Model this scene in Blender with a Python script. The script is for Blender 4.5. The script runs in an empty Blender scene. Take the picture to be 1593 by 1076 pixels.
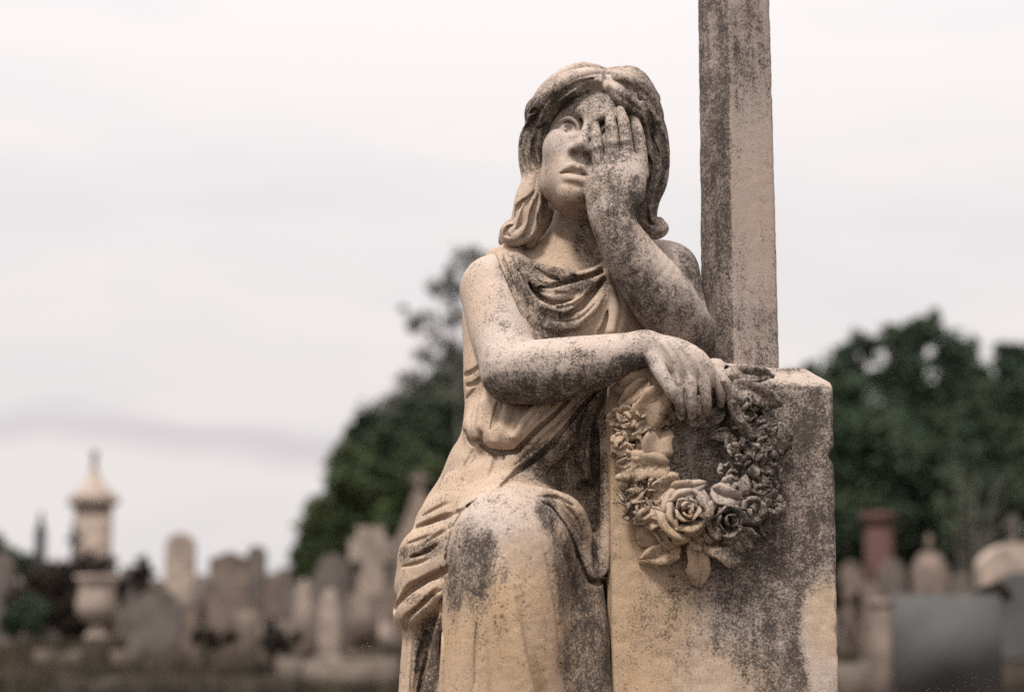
import bpy, bmesh, math, random
import numpy as np
from mathutils import Vector, Matrix

# ------------------------------------------------------------------ camera
F = 2945.0                       # focal length in photograph pixels (1593 wide)
CU, CV = 796.5, 538.0
HORIZON = 900.0
CAM_H = 1.10
SUBJ = 3.27                      # metres to the statue's plane
PPM = F / SUBJ
TH = math.atan((HORIZON - CV) / F)
scene = bpy.context.scene
cam_d = bpy.data.cameras.new('camera')
cam = bpy.data.objects.new('camera', cam_d)
scene.collection.objects.link(cam)
scene.camera = cam
cam.location = (0, 0, CAM_H)
cam.rotation_euler = (math.pi / 2 + TH, 0, 0)
cam_d.sensor_width = 36.0
cam_d.lens = 36.0 * F / 1593.0
cam_d.clip_start = 0.05
cam_d.clip_end = 4000
cam_d.dof.use_dof = True
cam_d.dof.focus_distance = 3.17
cam_d.dof.aperture_fstop = 2.45

# ------------------------------------------------------------------ world, sun, exposure
SUN_EL, SUN_AZ = math.radians(58), math.radians(152)   # high overcast light from behind the camera
world = bpy.data.worlds.new('World')
scene.world = world
world.use_nodes = True
wt = world.node_tree
wt.nodes.clear()
def wn(t, **kw):
    n = wt.nodes.new(t)
    for k, v in kw.items():
        setattr(n, k, v)
    return n
out = wn('ShaderNodeOutputWorld')
bg_sky = wn('ShaderNodeBackground'); bg_sky.inputs['Strength'].default_value = 0.05
sky = wn('ShaderNodeTexSky', sky_type='NISHITA', sun_disc=False)
sky.sun_elevation = SUN_EL; sky.sun_rotation = math.radians(180 + 28)
sky.dust_density = 4.0
wt.links.new(sky.outputs[0], bg_sky.inputs['Color'])
tc = wn('ShaderNodeTexCoord')
sep = wn('ShaderNodeSeparateXYZ'); wt.links.new(tc.outputs['Generated'], sep.inputs[0])
# closed cloud layer: brightened overhead for stronger top light, held low near the horizon
mp = wn('ShaderNodeMapping'); mp.inputs['Scale'].default_value = (2.2, 2.2, 9.0); mp.inputs['Location'].default_value = (0.6, 0.2, 0.35)
wt.links.new(tc.outputs['Generated'], mp.inputs[0])
nz = wn('ShaderNodeTexNoise'); nz.inputs['Scale'].default_value = 1.6; nz.inputs['Detail'].default_value = 6; nz.inputs['Roughness'].default_value = 0.52
wt.links.new(mp.outputs[0], nz.inputs['Vector'])
cr = wn('ShaderNodeValToRGB')
cr.color_ramp.elements[0].position = 0.30; cr.color_ramp.elements[0].color = (0.905, 0.872, 0.880, 1)
cr.color_ramp.elements[1].position = 0.52; cr.color_ramp.elements[1].color = (1.0, 0.938, 0.926, 1)
wt.links.new(nz.outputs[0], cr.inputs[0])
ml = wn('ShaderNodeMath', operation='MULTIPLY_ADD'); ml.inputs[1].default_value = 1.9; ml.inputs[2].default_value = 1.0
mx0 = wn('ShaderNodeMath', operation='MAXIMUM'); mx0.inputs[1].default_value = 0.0
wt.links.new(sep.outputs['Z'], mx0.inputs[0]); mq = wn('ShaderNodeMath', operation='POWER'); mq.inputs[1].default_value = 1.8
wt.links.new(mx0.outputs[0], mq.inputs[0]); wt.links.new(mq.outputs[0], ml.inputs[0])
SKY_LEVEL = 0.350
ms = wn('ShaderNodeMath', operation='MULTIPLY'); ms.inputs[1].default_value = SKY_LEVEL
wt.links.new(ml.outputs[0], ms.inputs[0])
# thin mauve cloud streak low over the horizon
sb = wn('ShaderNodeMath', operation='SUBTRACT'); sb.inputs[1].default_value = 0.070; wt.links.new(sep.outputs['Z'], sb.inputs[0])
nb = wn('ShaderNodeTexNoise'); nb.inputs['Scale'].default_value = 5.0; nb.inputs['Detail'].default_value = 4; wt.links.new(tc.outputs['Generated'], nb.inputs['Vector'])
nbm = wn('ShaderNodeMath', operation='MULTIPLY_ADD'); nbm.inputs[1].default_value = 0.05; nbm.inputs[2].default_value = -0.025; wt.links.new(nb.outputs[0], nbm.inputs[0])
sb2 = wn('ShaderNodeMath', operation='ADD'); wt.links.new(sb.outputs[0], sb2.inputs[0]); wt.links.new(nbm.outputs[0], sb2.inputs[1])
ab = wn('ShaderNodeMath', operation='ABSOLUTE'); wt.links.new(sb2.outputs[0], ab.inputs[0])
bm_ = wn('ShaderNodeMapRange'); bm_.interpolation_type = 'SMOOTHSTEP'; bm_.inputs['From Min'].default_value = 0.017; bm_.inputs['From Max'].default_value = 0.0; bm_.inputs['To Max'].default_value = 0.9
wt.links.new(ab.outputs[0], bm_.inputs['Value'])
nc = wn('ShaderNodeTexNoise'); nc.inputs['Scale'].default_value = 2.6; nc.inputs['Detail'].default_value = 2; wt.links.new(mp.outputs[0], nc.inputs['Vector'])
nr_ = wn('ShaderNodeMapRange'); nr_.inputs['From Min'].default_value = 0.40; nr_.inputs['From Max'].default_value = 0.56; wt.links.new(nc.outputs[0], nr_.inputs['Value'])
bmul = wn('ShaderNodeMath', operation='MULTIPLY'); wt.links.new(bm_.outputs[0], bmul.inputs[0]); wt.links.new(nr_.outputs[0], bmul.inputs[1])
cmx = wn('ShaderNodeMix', data_type='RGBA'); wt.links.new(bmul.outputs[0], cmx.inputs[0]); wt.links.new(cr.outputs[0], cmx.inputs[6]); cmx.inputs[7].default_value = (0.80, 0.745, 0.775, 1)
bg_cl = wn('ShaderNodeBackground')
wt.links.new(cmx.outputs[2], bg_cl.inputs['Color']); wt.links.new(ms.outputs[0], bg_cl.inputs['Strength'])
mix = wn('ShaderNodeMixShader'); mix.inputs[0].default_value = 0.95
wt.links.new(bg_sky.outputs[0], mix.inputs[1]); wt.links.new(bg_cl.outputs[0], mix.inputs[2])
wt.links.new(mix.outputs[0], out.inputs['Surface'])

sun_d = bpy.data.lights.new('sun', 'SUN')
sun = bpy.data.objects.new('sun', sun_d)
scene.collection.objects.link(sun)
sun_d.energy = 1.5
sun_d.angle = math.radians(11)
sun_d.color = (1.0, 0.955, 0.90)
sd = Vector((math.sin(SUN_AZ) * math.cos(SUN_EL) * -1, math.cos(SUN_AZ) * math.cos(SUN_EL), math.sin(SUN_EL)))
sun.rotation_euler = sd.to_track_quat('Z', 'Y').to_euler()

vs = scene.view_settings
vs.view_transform = 'Standard'; vs.look = 'None'; vs.gamma = 1.0; vs.use_curve_mapping = False
vs.exposure = 1.3
scene.cycles.sample_clamp_indirect = 3.0
scene.cycles.use_denoising = False        # leaves a fine grain, like the film photograph

rng = np.random.default_rng(7)
random.seed(7)

# ------------------------------------------------------------------ helpers
CO, SI = math.cos(TH), math.sin(TH)
def Q(u, v, Y):
    """world point on the ray of photograph pixel (u, v) at forward distance Y"""
    x = (u - CU) / F; y = -(v - CV) / F
    dy = CO - y * SI; dz = SI + y * CO
    return np.array([x / dy * Y, Y, CAM_H + dz / dy * Y])
def P(u, v, w=0.0):
    return Q(u, v, SUBJ - w / PPM)
def Rr(r, w=0.0):
    return r / PPM * (SUBJ - w / PPM) / SUBJ

def tag(o, label=None, cat=None, group=None, kind=None):
    if label: o['label'] = label
    if cat: o['category'] = cat
    if group: o['group'] = group
    if kind: o['kind'] = kind
    return o
def empty(name, loc, label=None, cat=None, group=None):
    o = bpy.data.objects.new(name, None)
    scene.collection.objects.link(o)
    o.location = loc
    o.empty_display_size = 0.1
    return tag(o, label, cat, group)
def link(name, me, mat, parent=None, smooth=True):
    o = bpy.data.objects.new(name, me)
    scene.collection.objects.link(o)
    if mat is not None: me.materials.append(mat)
    if smooth and len(me.polygons):
        me.polygons.foreach_set('use_smooth', np.ones(len(me.polygons), dtype=bool))
    if parent is not None:
        o.parent = parent
    return o
def from_arrays(name, verts, faces, mat, parent=None, smooth=True, origin=None, attrs=None):
    """verts in world metres; origin is subtracted (the parent's location when parented)"""
    v = np.asarray(verts, dtype=np.float64)
    if origin is None:
        origin = np.array(parent.location) if parent is not None else np.zeros(3)
        p = parent.parent if parent is not None else None
        while p is not None:
            origin = origin + np.array(p.location); p = p.parent
    me = bpy.data.meshes.new(name)
    ragged = (not isinstance(faces, np.ndarray)) and len({len(q) for q in faces}) > 1
    if not ragged:
        f = np.asarray(faces)
        n, k = f.shape
        me.vertices.add(len(v)); me.vertices.foreach_set('co', (v - origin).astype(np.float32).ravel())
        me.loops.add(n * k); me.loops.foreach_set('vertex_index', f.astype(np.int32).ravel())
        me.polygons.add(n); me.polygons.foreach_set('loop_start', np.arange(0, n * k, k, dtype=np.int32))
        me.update(calc_edges=True); me.validate()
    else:
        me.from_pydata((v - origin).tolist(), [], [list(map(int, q)) for q in faces])
    if attrs:
        for an, arr in attrs.items():
            a = me.attributes.new(an, 'FLOAT', 'POINT')
            a.data.foreach_set('value', np.asarray(arr, dtype=np.float32))
    o = link(name, me, mat, parent, smooth)
    if parent is None:
        o.location = origin
    return o

# ------------------------------------------------------------------ carving volumes (signed distance, then a surface net)
def catmull(pts, n):
    pts = np.asarray(pts, dtype=np.float64)
    if len(pts) == 2:
        t = np.linspace(0, 1, n)[:, None]
        return pts[0] * (1 - t) + pts[1] * t
    p = np.vstack([2 * pts[0] - pts[1], pts, 2 * pts[-1] - pts[-2]])
    res = []
    segs = len(pts) - 1
    for q in np.linspace(0, segs, n):
        i = min(int(q), segs - 1); t = q - i
        p0, p1, p2, p3 = p[i], p[i + 1], p[i + 2], p[i + 3]
        res.append(0.5 * ((2 * p1) + (-p0 + p2) * t + (2 * p0 - 5 * p1 + 4 * p2 - p3) * t * t + (-p0 + 3 * p1 - 3 * p2 + p3) * t ** 3))
    return np.array(res)

class Vol:
    FAR = 0.08
    def __init__(s, lo, hi, h):
        s.h = h; s.lo = np.array(lo, dtype=np.float64)
        s.n = np.ceil((np.array(hi) - s.lo) / h).astype(int) + 1
        s.ax = [(s.lo[i] + h * np.arange(s.n[i])).astype(np.float32) for i in range(3)]
        s.D = np.full(s.n, s.FAR, dtype=np.float32)
    def sub(s, lo, hi, pad):
        a = np.clip(np.floor((np.asarray(lo) - pad - s.lo) / s.h).astype(int), 0, s.n)
        b = np.clip(np.ceil((np.asarray(hi) + pad - s.lo) / s.h).astype(int) + 1, 0, s.n)
        return tuple(slice(int(a[i]), int(max(a[i], b[i]))) for i in range(3))
    def xyz(s, sl):
        return (s.ax[0][sl[0]][:, None, None], s.ax[1][sl[1]][None, :, None], s.ax[2][sl[2]][None, None, :])
    def put(s, sl, d, op, k):
        D = s.D[sl]
        if D.size == 0: return
        if op == 'u':
            h = np.clip(0.5 + 0.5 * (D - d) / k, 0, 1)
            s.D[sl] = D * (1 - h) + d * h - k * h * (1 - h)
        elif op == 's':
            h = np.clip(0.5 - 0.5 * (D + d) / k, 0, 1)
            s.D[sl] = D * (1 - h) - d * h + k * h * (1 - h)
    def ell(s, c, r, axes=None, k=0.01, op='u'):
        c = np.asarray(c); r = np.asarray(r, dtype=np.float64)
        m = r.max()
        sl = s.sub(c - m, c + m, k + 4 * s.h)
        X, Y, Z = s.xyz(sl)
        if X.size * Y.size * Z.size == 0: return
        x, y, z = X - c[0], Y - c[1], Z - c[2]
        if axes is None: axes = np.eye(3)
        q = [(axes[i][0] * x + axes[i][1] * y + axes[i][2] * z) / r[i] for i in range(3)]
        k0 = np.sqrt(q[0] ** 2 + q[1] ** 2 + q[2] ** 2)
        k1 = np.sqrt((q[0] / r[0]) ** 2 + (q[1] / r[1]) ** 2 + (q[2] / r[2]) ** 2)
        s.put(sl, (k0 * (k0 - 1) / np.maximum(k1, 1e-6)).astype(np.float32), op, k)
    def chain(s, pts, rad, k=0.008, op='u', n=None, flat=None, strand=None):
        """tube along a smooth curve; flat=(normal, factor) squashes it; strand=(count, amp, twist) carves strands"""
        pts = np.asarray(pts, dtype=np.float64); rad = np.broadcast_to(np.asarray(rad, dtype=np.float64), (len(pts),))
        n = n or (len(pts) - 1) * 6 + 1
        q = catmull(np.hstack([pts, rad[:, None]]), n)
        pp, rr = q[:, :3], np.maximum(q[:, 3], 0.0005)
        m = rr.max()
        sl = s.sub(pp.min(0) - m, pp.max(0) + m, k + 4 * s.h)
        shape = tuple(x.stop - x.start for x in sl)
        if min(shape) <= 0: return
        T = np.full(shape, s.FAR, dtype=np.float32)
        off = np.array([x.start for x in sl])
        fs = 1.0
        if flat is not None:
            fn = np.asarray(flat[0], dtype=np.float64); fn = fn / np.linalg.norm(fn); fs = flat[1]
        L = np.concatenate([[0], np.cumsum(np.linalg.norm(np.diff(pp, axis=0), axis=1))])
        ref = None
        for i in range(len(pp) - 1):
            a, b, ra, rb = pp[i], pp[i + 1], rr[i], rr[i + 1]
            mm = max(ra, rb)
            ss = s.sub(np.minimum(a, b) - mm, np.maximum(a, b) + mm, k + 3 * s.h)
            X, Y, Z = s.xyz(ss)
            if X.size * Y.size * Z.size == 0: continue
            x, y, z = X - a[0], Y - a[1], Z - a[2]
            e = b - a
            if fs != 1.0:
                dn = (x * fn[0] + y * fn[1] + z * fn[2]) * (fs - 1)
                x, y, z = x + dn * fn[0], y + dn * fn[1], z + dn * fn[2]
                e = e + (fs - 1) * e.dot(fn) * fn
            t = np.clip((x * e[0] + y * e[1] + z * e[2]) / max(e.dot(e), 1e-12), 0, 1)
            x, y, z = x - t * e[0], y - t * e[1], z - t * e[2]
            r = ra + (rb - ra) * t
            if strand is not None:
                en = e / max(np.linalg.norm(e), 1e-9)
                if ref is None:
                    ref = np.cross(en, [0.3, 0.2, 0.9]); 
                ref = ref - en * ref.dot(en); ref /= max(np.linalg.norm(ref), 1e-9)
                r2 = np.cross(en, ref)
                ph = np.arctan2(x * r2[0] + y * r2[1] + z * r2[2], x * ref[0] + y * ref[1] + z * ref[2])
                ll = L[i] + (L[i + 1] - L[i]) * t
                cc = np.cos(strand[0] * ph + strand[2] * ll)
                r = r - strand[1] * (1 - np.sqrt(np.abs(cc) + 0.02)) * np.minimum(1, r / (5 * strand[1]))
            d = (np.sqrt(x * x + y * y + z * z) - r) / math.sqrt(fs)
            tl = tuple(slice(ss[j].start - off[j], ss[j].stop - off[j]) for j in range(3))
            ok = all(t_.start >= 0 for t_ in tl)
            if not ok:
                continue
            v = T[tl]
            dd = d[:v.shape[0], :v.shape[1], :v.shape[2]]
            T[tl] = np.minimum(v, dd)
        s.put(sl, T, op, k)
    def box(s, c, half, axes=None, rnd=0.004, k=0.004, op='u'):
        c = np.asarray(c); half = np.asarray(half, dtype=np.float64)
        axes = np.eye(3) if axes is None else np.asarray(axes)
        ext = np.abs(axes.T) @ half
        sl = s.sub(c - ext, c + ext, k + 4 * s.h)
        X, Y, Z = s.xyz(sl)
        if X.size * Y.size * Z.size == 0: return
        x, y, z = X - c[0], Y - c[1], Z - c[2]
        q = [np.abs(axes[i][0] * x + axes[i][1] * y + axes[i][2] * z) - (half[i] - rnd) for i in range(3)]
        o = np.sqrt(sum(np.maximum(a, 0) ** 2 for a in q))
        d = o + np.minimum(np.maximum(np.maximum(q[0], q[1]), q[2]), 0) - rnd
        s.put(sl, d.astype(np.float32), op, k)
    def add(s, lo, hi, fn, pad=0.0):
        """relief: distance is shifted by fn(x, y, z) inside the box"""
        sl = s.sub(lo, hi, pad)
        X, Y, Z = s.xyz(sl)
        if X.size * Y.size * Z.size == 0: return
        s.D[sl] = s.D[sl] + fn(X, Y, Z)
    def snap(s, uv, wmin=-300, wmax=330):
        """depth of the carved surface below a measured point (first hit going into the stone)"""
        res = []
        for (u, v) in uv:
            hit = None
            for w in np.arange(wmax, wmin, -1.5):
                p = P(u, v, w)
                i = np.round((p - s.lo) / s.h).astype(int)
                if np.all(i >= 0) and np.all(i < s.n) and s.D[tuple(i)] < 0:
                    hit = w; break
            res.append(hit)
        if all(h is None for h in res): return [0.0] * len(res)
        idx = [i for i, h in enumerate(res) if h is not None]
        return [float(np.interp(i, idx, [res[j] for j in idx])) for i in range(len(res))]
    def crease(s, uv, r, dw=0.0, k=0.006, op='s', smooth_n=2, depths=((1.0, 0.0),), **kw):
        q = catmull(np.array(uv, dtype=float), (len(uv) - 1) * 5 + 1)
        w = np.array(s.snap(q))
        if len(w) > 4:
            for _ in range(smooth_n):
                w[1:-1] = (w[:-2] + 2 * w[1:-1] + w[2:]) / 4
        rads = np.asarray(r, dtype=float)
        rads = np.full(len(q), float(rads)) if rads.ndim == 0 else np.interp(np.linspace(0, 1, len(q)), np.linspace(0, 1, len(rads)), rads)
        for f, e in depths:
            pts = [P(u, v, ww + dw + e) for (u, v), ww in zip(q, w)]
            s.chain(pts, [Rr(a * f, b) for a, b in zip(rads, w)], k=k, op=op, n=len(q), **kw)
    def mesh(s):
        D = s.D
        # close the volume at its border
        for ax in range(3):
            ix = [slice(None)] * 3
            for e in (0, -1):
                ix[ax] = e; D[tuple(ix)] = np.maximum(D[tuple(ix)], 0.001); 
        ins = D < 0
        nx, ny, nz_ = D.shape
        cnt = np.zeros((nx - 1, ny - 1, nz_ - 1), dtype=np.int8)
        for i in (0, 1):
            for j in (0, 1):
                for k in (0, 1):
                    cnt += ins[i:nx - 1 + i, j:ny - 1 + j, k:nz_ - 1 + k]
        act = np.argwhere((cnt > 0) & (cnt < 8))
        idx = np.full(cnt.shape, -1, dtype=np.int32)
        idx[act[:, 0], act[:, 1], act[:, 2]] = np.arange(len(act))
        acc = np.zeros((len(act), 3)); num = np.zeros(len(act))
        cor = [(i, j, k) for i in (0, 1) for j in (0, 1) for k in (0, 1)]
        vals = {c: D[act[:, 0] + c[0], act[:, 1] + c[1], act[:, 2] + c[2]] for c in cor}
        for a in cor:
            for ax in range(3):
                if a[ax] == 1: continue
                b = list(a); b[ax] = 1; b = tuple(b)
                d0, d1 = vals[a], vals[b]
                m = (d0 < 0) != (d1 < 0)
                t = np.where(m, d0 / np.where(m, d0 - d1, 1), 0)
                p = np.array(a, dtype=float)[None, :].repeat(len(act), 0); p[:, ax] += t
                acc[m] += p[m]; num[m] += 1
        verts = s.lo + s.h * (act + acc / num[:, None])
        faces = []
        for ax in range(3):
            sl0 = [slice(1, -1)] * 3; sl1 = [slice(1, -1)] * 3
            sl0[ax] = slice(0, -1); sl1[ax] = slice(1, None)
            a, b = ins[tuple(sl0)], ins[tuple(sl1)]
            e = np.argwhere(a != b)
            flip = a[e[:, 0], e[:, 1], e[:, 2]]
            o = np.array([1, 1, 1]); o[ax] = 0
            e = e + o
            u_, v_ = (ax + 1) % 3, (ax + 2) % 3
            def at(du, dv):
                q = e.copy(); q[:, u_] += du; q[:, v_] += dv
                return idx[q[:, 0], q[:, 1], q[:, 2]]
            f = np.stack([at(-1, -1), at(0, -1), at(0, 0), at(-1, 0)], 1)
            f[~flip] = f[~flip][:, ::-1]
            faces.append(f)
        faces = np.vstack(faces)
        faces = faces[(faces >= 0).all(1)]
        return verts, faces

def smooth_noise(v, scale, seed=0):
    """cheap value noise at points v (N,3)"""
    r = np.random.default_rng(seed)
    tab = r.random((32, 32, 32)).astype(np.float32)
    q = v * scale + 1000.0
    i = np.floor(q).astype(int); f = q - i; f = f * f * (3 - 2 * f)
    res = 0
    for a in (0, 1):
        for b in (0, 1):
            for c in (0, 1):
                w = (f[:, 0] if a else 1 - f[:, 0]) * (f[:, 1] if b else 1 - f[:, 1]) * (f[:, 2] if c else 1 - f[:, 2])
                res = res + w * tab[(i[:, 0] + a) % 32, (i[:, 1] + b) % 32, (i[:, 2] + c) % 32]
    return res
def blobs(v, spec):
    """soft patches of staining and painted shade on the stone: (centre, (rx, ry, rz), strength)"""
    res = np.zeros(len(v))
    for c, r, a in spec:
        q = (v - np.asarray(c)) / np.asarray(r)
        d = np.sqrt((q * q).sum(1))
        res = np.maximum(res, a * np.clip(1.35 - d, 0, 0.7) / 0.7) if a > 0 else res + a * np.clip(1.35 - d, 0, 0.7) / 0.7
    return res
def pb(u, v, w, ru, rv, a, rw=160):
    return (P(u, v, w), (ru / PPM, rw / PPM, rv / PPM), a)

# ------------------------------------------------------------------ materials
def new_mat(name, rough=0.9):
    m = bpy.data.materials.new(name); m.use_nodes = True
    nt = m.node_tree; b = nt.nodes['Principled BSDF']
    b.inputs['Roughness'].default_value = rough
    if 'Specular IOR Level' in b.inputs: b.inputs['Specular IOR Level'].default_value = 0.25
    return m, nt, b
def N(nt, t, ins=None, **kw):
    n = nt.nodes.new(t)
    for k, v in kw.items(): setattr(n, k, v)
    if ins:
        for k, v in ins.items():
            if hasattr(v, 'is_output'): nt.links.new(v, n.inputs[k])
            else: n.inputs[k].default_value = v
    return n
def noise(nt, vec, scale, detail=4, rough=0.55):
    return N(nt, 'ShaderNodeTexNoise', {'Vector': vec, 'Scale': scale, 'Detail': detail, 'Roughness': rough}).outputs[0]
def ramp(nt, fac, a, b, ca=(0, 0, 0, 1), cb=(1, 1, 1, 1)):
    r = N(nt, 'ShaderNodeValToRGB', {'Fac': fac})
    r.color_ramp.elements[0].position = a; r.color_ramp.elements[0].color = ca
    r.color_ramp.elements[1].position = b; r.color_ramp.elements[1].color = cb
    return r.outputs[0]
def mixc(nt, fac, a, b, mode='MIX'):
    m = N(nt, 'ShaderNodeMix', data_type='RGBA', blend_type=mode)
    for sck, v in ((m.inputs[0], fac), (m.inputs[6], a), (m.inputs[7], b)):
        if hasattr(v, 'is_output'): nt.links.new(v, sck)
        else: sck.default_value = v
    return m.outputs[2]
def math_(nt, op, a, b=0.0, clamp=False):
    m = N(nt, 'ShaderNodeMath', operation=op); m.use_clamp = clamp
    for i, v in enumerate((a, b)):
        if hasattr(v, 'is_output'): nt.links.new(v, m.inputs[i])
        else: m.inputs[i].default_value = v
    return m.outputs[0]

def stone_mat(name, pale, warm, dark=(0.034, 0.027, 0.023), stain_add=0.0, warm_add=0.0, speck=1.0, bump=0.35, scale=1.0, holes=0.0):
    """weathered sandstone: pale and warm stone, speckled dark lichen and painted shade where the 'stain' attribute is high"""
    m, nt, b = new_mat(name, 0.92)
    co = N(nt, 'ShaderNodeTexCoord').outputs['Object']
    st = N(nt, 'ShaderNodeAttribute', attribute_name='stain_shade').outputs['Fac']
    wa = N(nt, 'ShaderNodeAttribute', attribute_name='warm').outputs['Fac']
    n1 = noise(nt, co, 9 * scale, 5)
    n2 = noise(nt, co, 75 * scale, 6, 0.75)
    n3 = noise(nt, co, 420 * scale, 3, 0.75)
    n4 = noise(nt, co, 260 * scale, 4, 0.75)
    w = math_(nt, 'ADD', math_(nt, 'ADD', wa, warm_add), math_(nt, 'MULTIPLY', math_(nt, 'SUBTRACT', n1, 0.5), 0.7), True)
    base = mixc(nt, w, pale + (1,), warm + (1,))
    base = mixc(nt, 1.0, base, ramp(nt, n2, 0.25, 0.75, (0.86, 0.85, 0.84, 1), (1.10, 1.10, 1.10, 1)), 'MULTIPLY')
    base = mixc(nt, 1.0, base, ramp(nt, n3, 0.3, 0.7, (0.74, 0.73, 0.72, 1), (1.24, 1.24, 1.23, 1)), 'MULTIPLY')
    # lichen film (soft) and speckle (sharp)
    sa = math_(nt, 'MINIMUM', math_(nt, 'ADD', st, stain_add), 0.62)
    v = math_(nt, 'ADD', math_(nt, 'MULTIPLY', math_(nt, 'SUBTRACT', n2, 0.5), 1.2), math_(nt, 'MULTIPLY', math_(nt, 'SUBTRACT', n4, 0.5), 2.0))
    v = math_(nt, 'ADD', v, math_(nt, 'MULTIPLY', math_(nt, 'SUBTRACT', n1, 0.5), 0.5))
    stv = N(nt, 'ShaderNodeMapping', {'Vector': co, 'Scale': (1.0, 1.0, 0.16)}).outputs[0]      # rain runs down the stone
    n5 = noise(nt, stv, 46 * scale, 4, 0.6)
    n6 = noise(nt, co, 22 * scale, 4, 0.6)
    v = math_(nt, 'ADD', v, math_(nt, 'ADD', math_(nt, 'MULTIPLY', math_(nt, 'SUBTRACT', n5, 0.5), 0.75), math_(nt, 'MULTIPLY', math_(nt, 'SUBTRACT', n6, 0.5), 0.65)))
    sp = math_(nt, 'ADD', sa, v)
    film = ramp(nt, math_(nt, 'ADD', sa, math_(nt, 'MULTIPLY', v, 0.45)), 0.12, 0.95)
    spk = ramp(nt, sp, 0.26, 0.74)
    base = mixc(nt, math_(nt, 'MULTIPLY', film, 0.60), base, (0.105, 0.086, 0.073, 1))
    base = mixc(nt, math_(nt, 'MULTIPLY', spk, 0.90 * speck), base, dark + (1,))
    # small sharp pits
    vo = N(nt, 'ShaderNodeTexVoronoi', {'Vector': co, 'Scale': 95 * scale, 'Randomness': 1.0})
    pit = ramp(nt, vo.outputs['Distance'], 0.10, 0.2, (1, 1, 1, 1), (0, 0, 0, 1))
    pm = math_(nt, 'MULTIPLY', pit, ramp(nt, math_(nt, 'ADD', n1, math_(nt, 'MULTIPLY', sa, 0.3)), 0.46, 0.62))
    base = mixc(nt, math_(nt, 'MULTIPLY', pm, 0.62), base, dark + (1,))
    if holes:
        v2 = N(nt, 'ShaderNodeTexVoronoi', {'Vector': co, 'Scale': 34.0, 'Randomness': 1.0})
        h2 = math_(nt, 'MULTIPLY', ramp(nt, math_(nt, 'ADD', v2.outputs['Distance'], math_(nt, 'MULTIPLY', n2, 0.16)), 0.15, 0.21, (1, 1, 1, 1), (0, 0, 0, 1)), ramp(nt, noise(nt, co, 14, 2), 0.44, 0.56))
        pm = math_(nt, 'MAXIMUM', pm, math_(nt, 'MULTIPLY', h2, holes))
        base = mixc(nt, math_(nt, 'MULTIPLY', h2, 0.8 * holes), base, dark + (1,))
    nt.links.new(base, b.inputs['Base Color'])
    hgt = math_(nt, 'ADD', math_(nt, 'ADD', math_(nt, 'MULTIPLY', n3, 0.5), math_(nt, 'MULTIPLY', n4, 0.9)), math_(nt, 'MULTIPLY', pm, -0.8))
    bp = N(nt, 'ShaderNodeBump', {'Strength': bump, 'Distance': 0.0022, 'Height': hgt})
    nt.links.new(bp.outputs[0], b.inputs['Normal'])
    return m
def plain_mat(name, col, var=0.25, scale=6.0, rough=0.9, bump=0.3, col2=None):
    m, nt, b = new_mat(name, rough)
    co = N(nt, 'ShaderNodeTexCoord').outputs['Object']
    n1 = noise(nt, co, scale, 6, 0.6)
    c2 = col2 or tuple(c * (1 - var) for c in col)
    c = ramp(nt, n1, 0.35, 0.65, tuple(c2) + (1,), tuple(min(1, x * (1 + var * 0.5)) for x in col) + (1,))
    nt.links.new(c, b.inputs['Base Color'])
    bp = N(nt, 'ShaderNodeBump', {'Strength': bump, 'Distance': 0.02, 'Height': noise(nt, co, scale * 8, 4)})
    nt.links.new(bp.outputs[0], b.inputs['Normal'])
    return m
PALE, WARM = (0.430, 0.357, 0.312), (0.425, 0.298, 0.190)
M_STATUE = stone_mat('weathered_sandstone', PALE, WARM, stain_add=0.07)
M_CROSS = stone_mat('cross_sandstone', (0.405, 0.335, 0.30), (0.40, 0.30, 0.235), stain_add=0.02, holes=1.0)
M_PED = stone_mat('pedestal_sandstone', (0.40, 0.33, 0.285), WARM, stain_add=0.03)

# ================================================================== THE STATUE
PLINTH_TOP = 0.60
statue = empty('mourning_statue', (P(830, 900, 20)[0], P(830, 900, 20)[1], PLINTH_TOP),
               'weathered sandstone statue of a seated mourning woman covering half her face with her hand', 'statue')

# head frame: she looks up, head leaning towards her hand
HC = P(919, 247, 20)
_d = HC - np.array([0, 0, CAM_H]); _d /= np.linalg.norm(_d)
_x = np.array([1.0, 0, 0]); _x -= _d * _x.dot(_d); _x /= np.linalg.norm(_x)
_up = np.cross(_x, _d)
TILT, ROLL, YAW = math.radians(22), math.radians(13), math.radians(-6)
hf = -_d * math.cos(TILT) + _up * math.sin(TILT)
hu0 = _up * math.cos(TILT) + _d * math.sin(TILT)
hx0 = _x
hu = hu0 * math.cos(ROLL) + hx0 * math.sin(ROLL)
hx = hx0 * math.cos(ROLL) - hu0 * math.sin(ROLL)
hf, hx = hf * math.cos(YAW) + hx * math.sin(YAW), hx * math.cos(YAW) - hf * math.sin(YAW)
HA = np.array([hx, hu, hf])
def Hp(a, b, c):
    return HC + (hx * a + hu * b + hf * c) / PPM
def px(*r):
    return np.array(r) / PPM

def ch(vol, pts, k=0.012, op='u', **kw):
    """tube through measured points (u, v, w, radius)"""
    vol.chain([P(*q[:3]) for q in pts], [Rr(q[3], q[2]) for q in pts], k=k, op=op, **kw)
def eu(vol, u, v, w, ru, rv, rw, k=0.012, op='u', axes=None):
    vol.ell(P(u, v, w), np.array([Rr(ru, w), Rr(rw, w), Rr(rv, w)]), axes, k, op)

def bounds(u0, u1, v0, v1, w0, w1):
    c = np.array([P(u, v, w) for u in (u0, u1) for v in (v0, v1) for w in (w0, w1)])
    return c.min(0), c.max(0)

# ---------------------------------------------------------------- body: head, neck, chest, arms and hands in one surface
lo, hi = bounds(705, 1122, 95, 655, -130, 245)
B = Vol(lo, hi, 0.0017)
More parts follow.
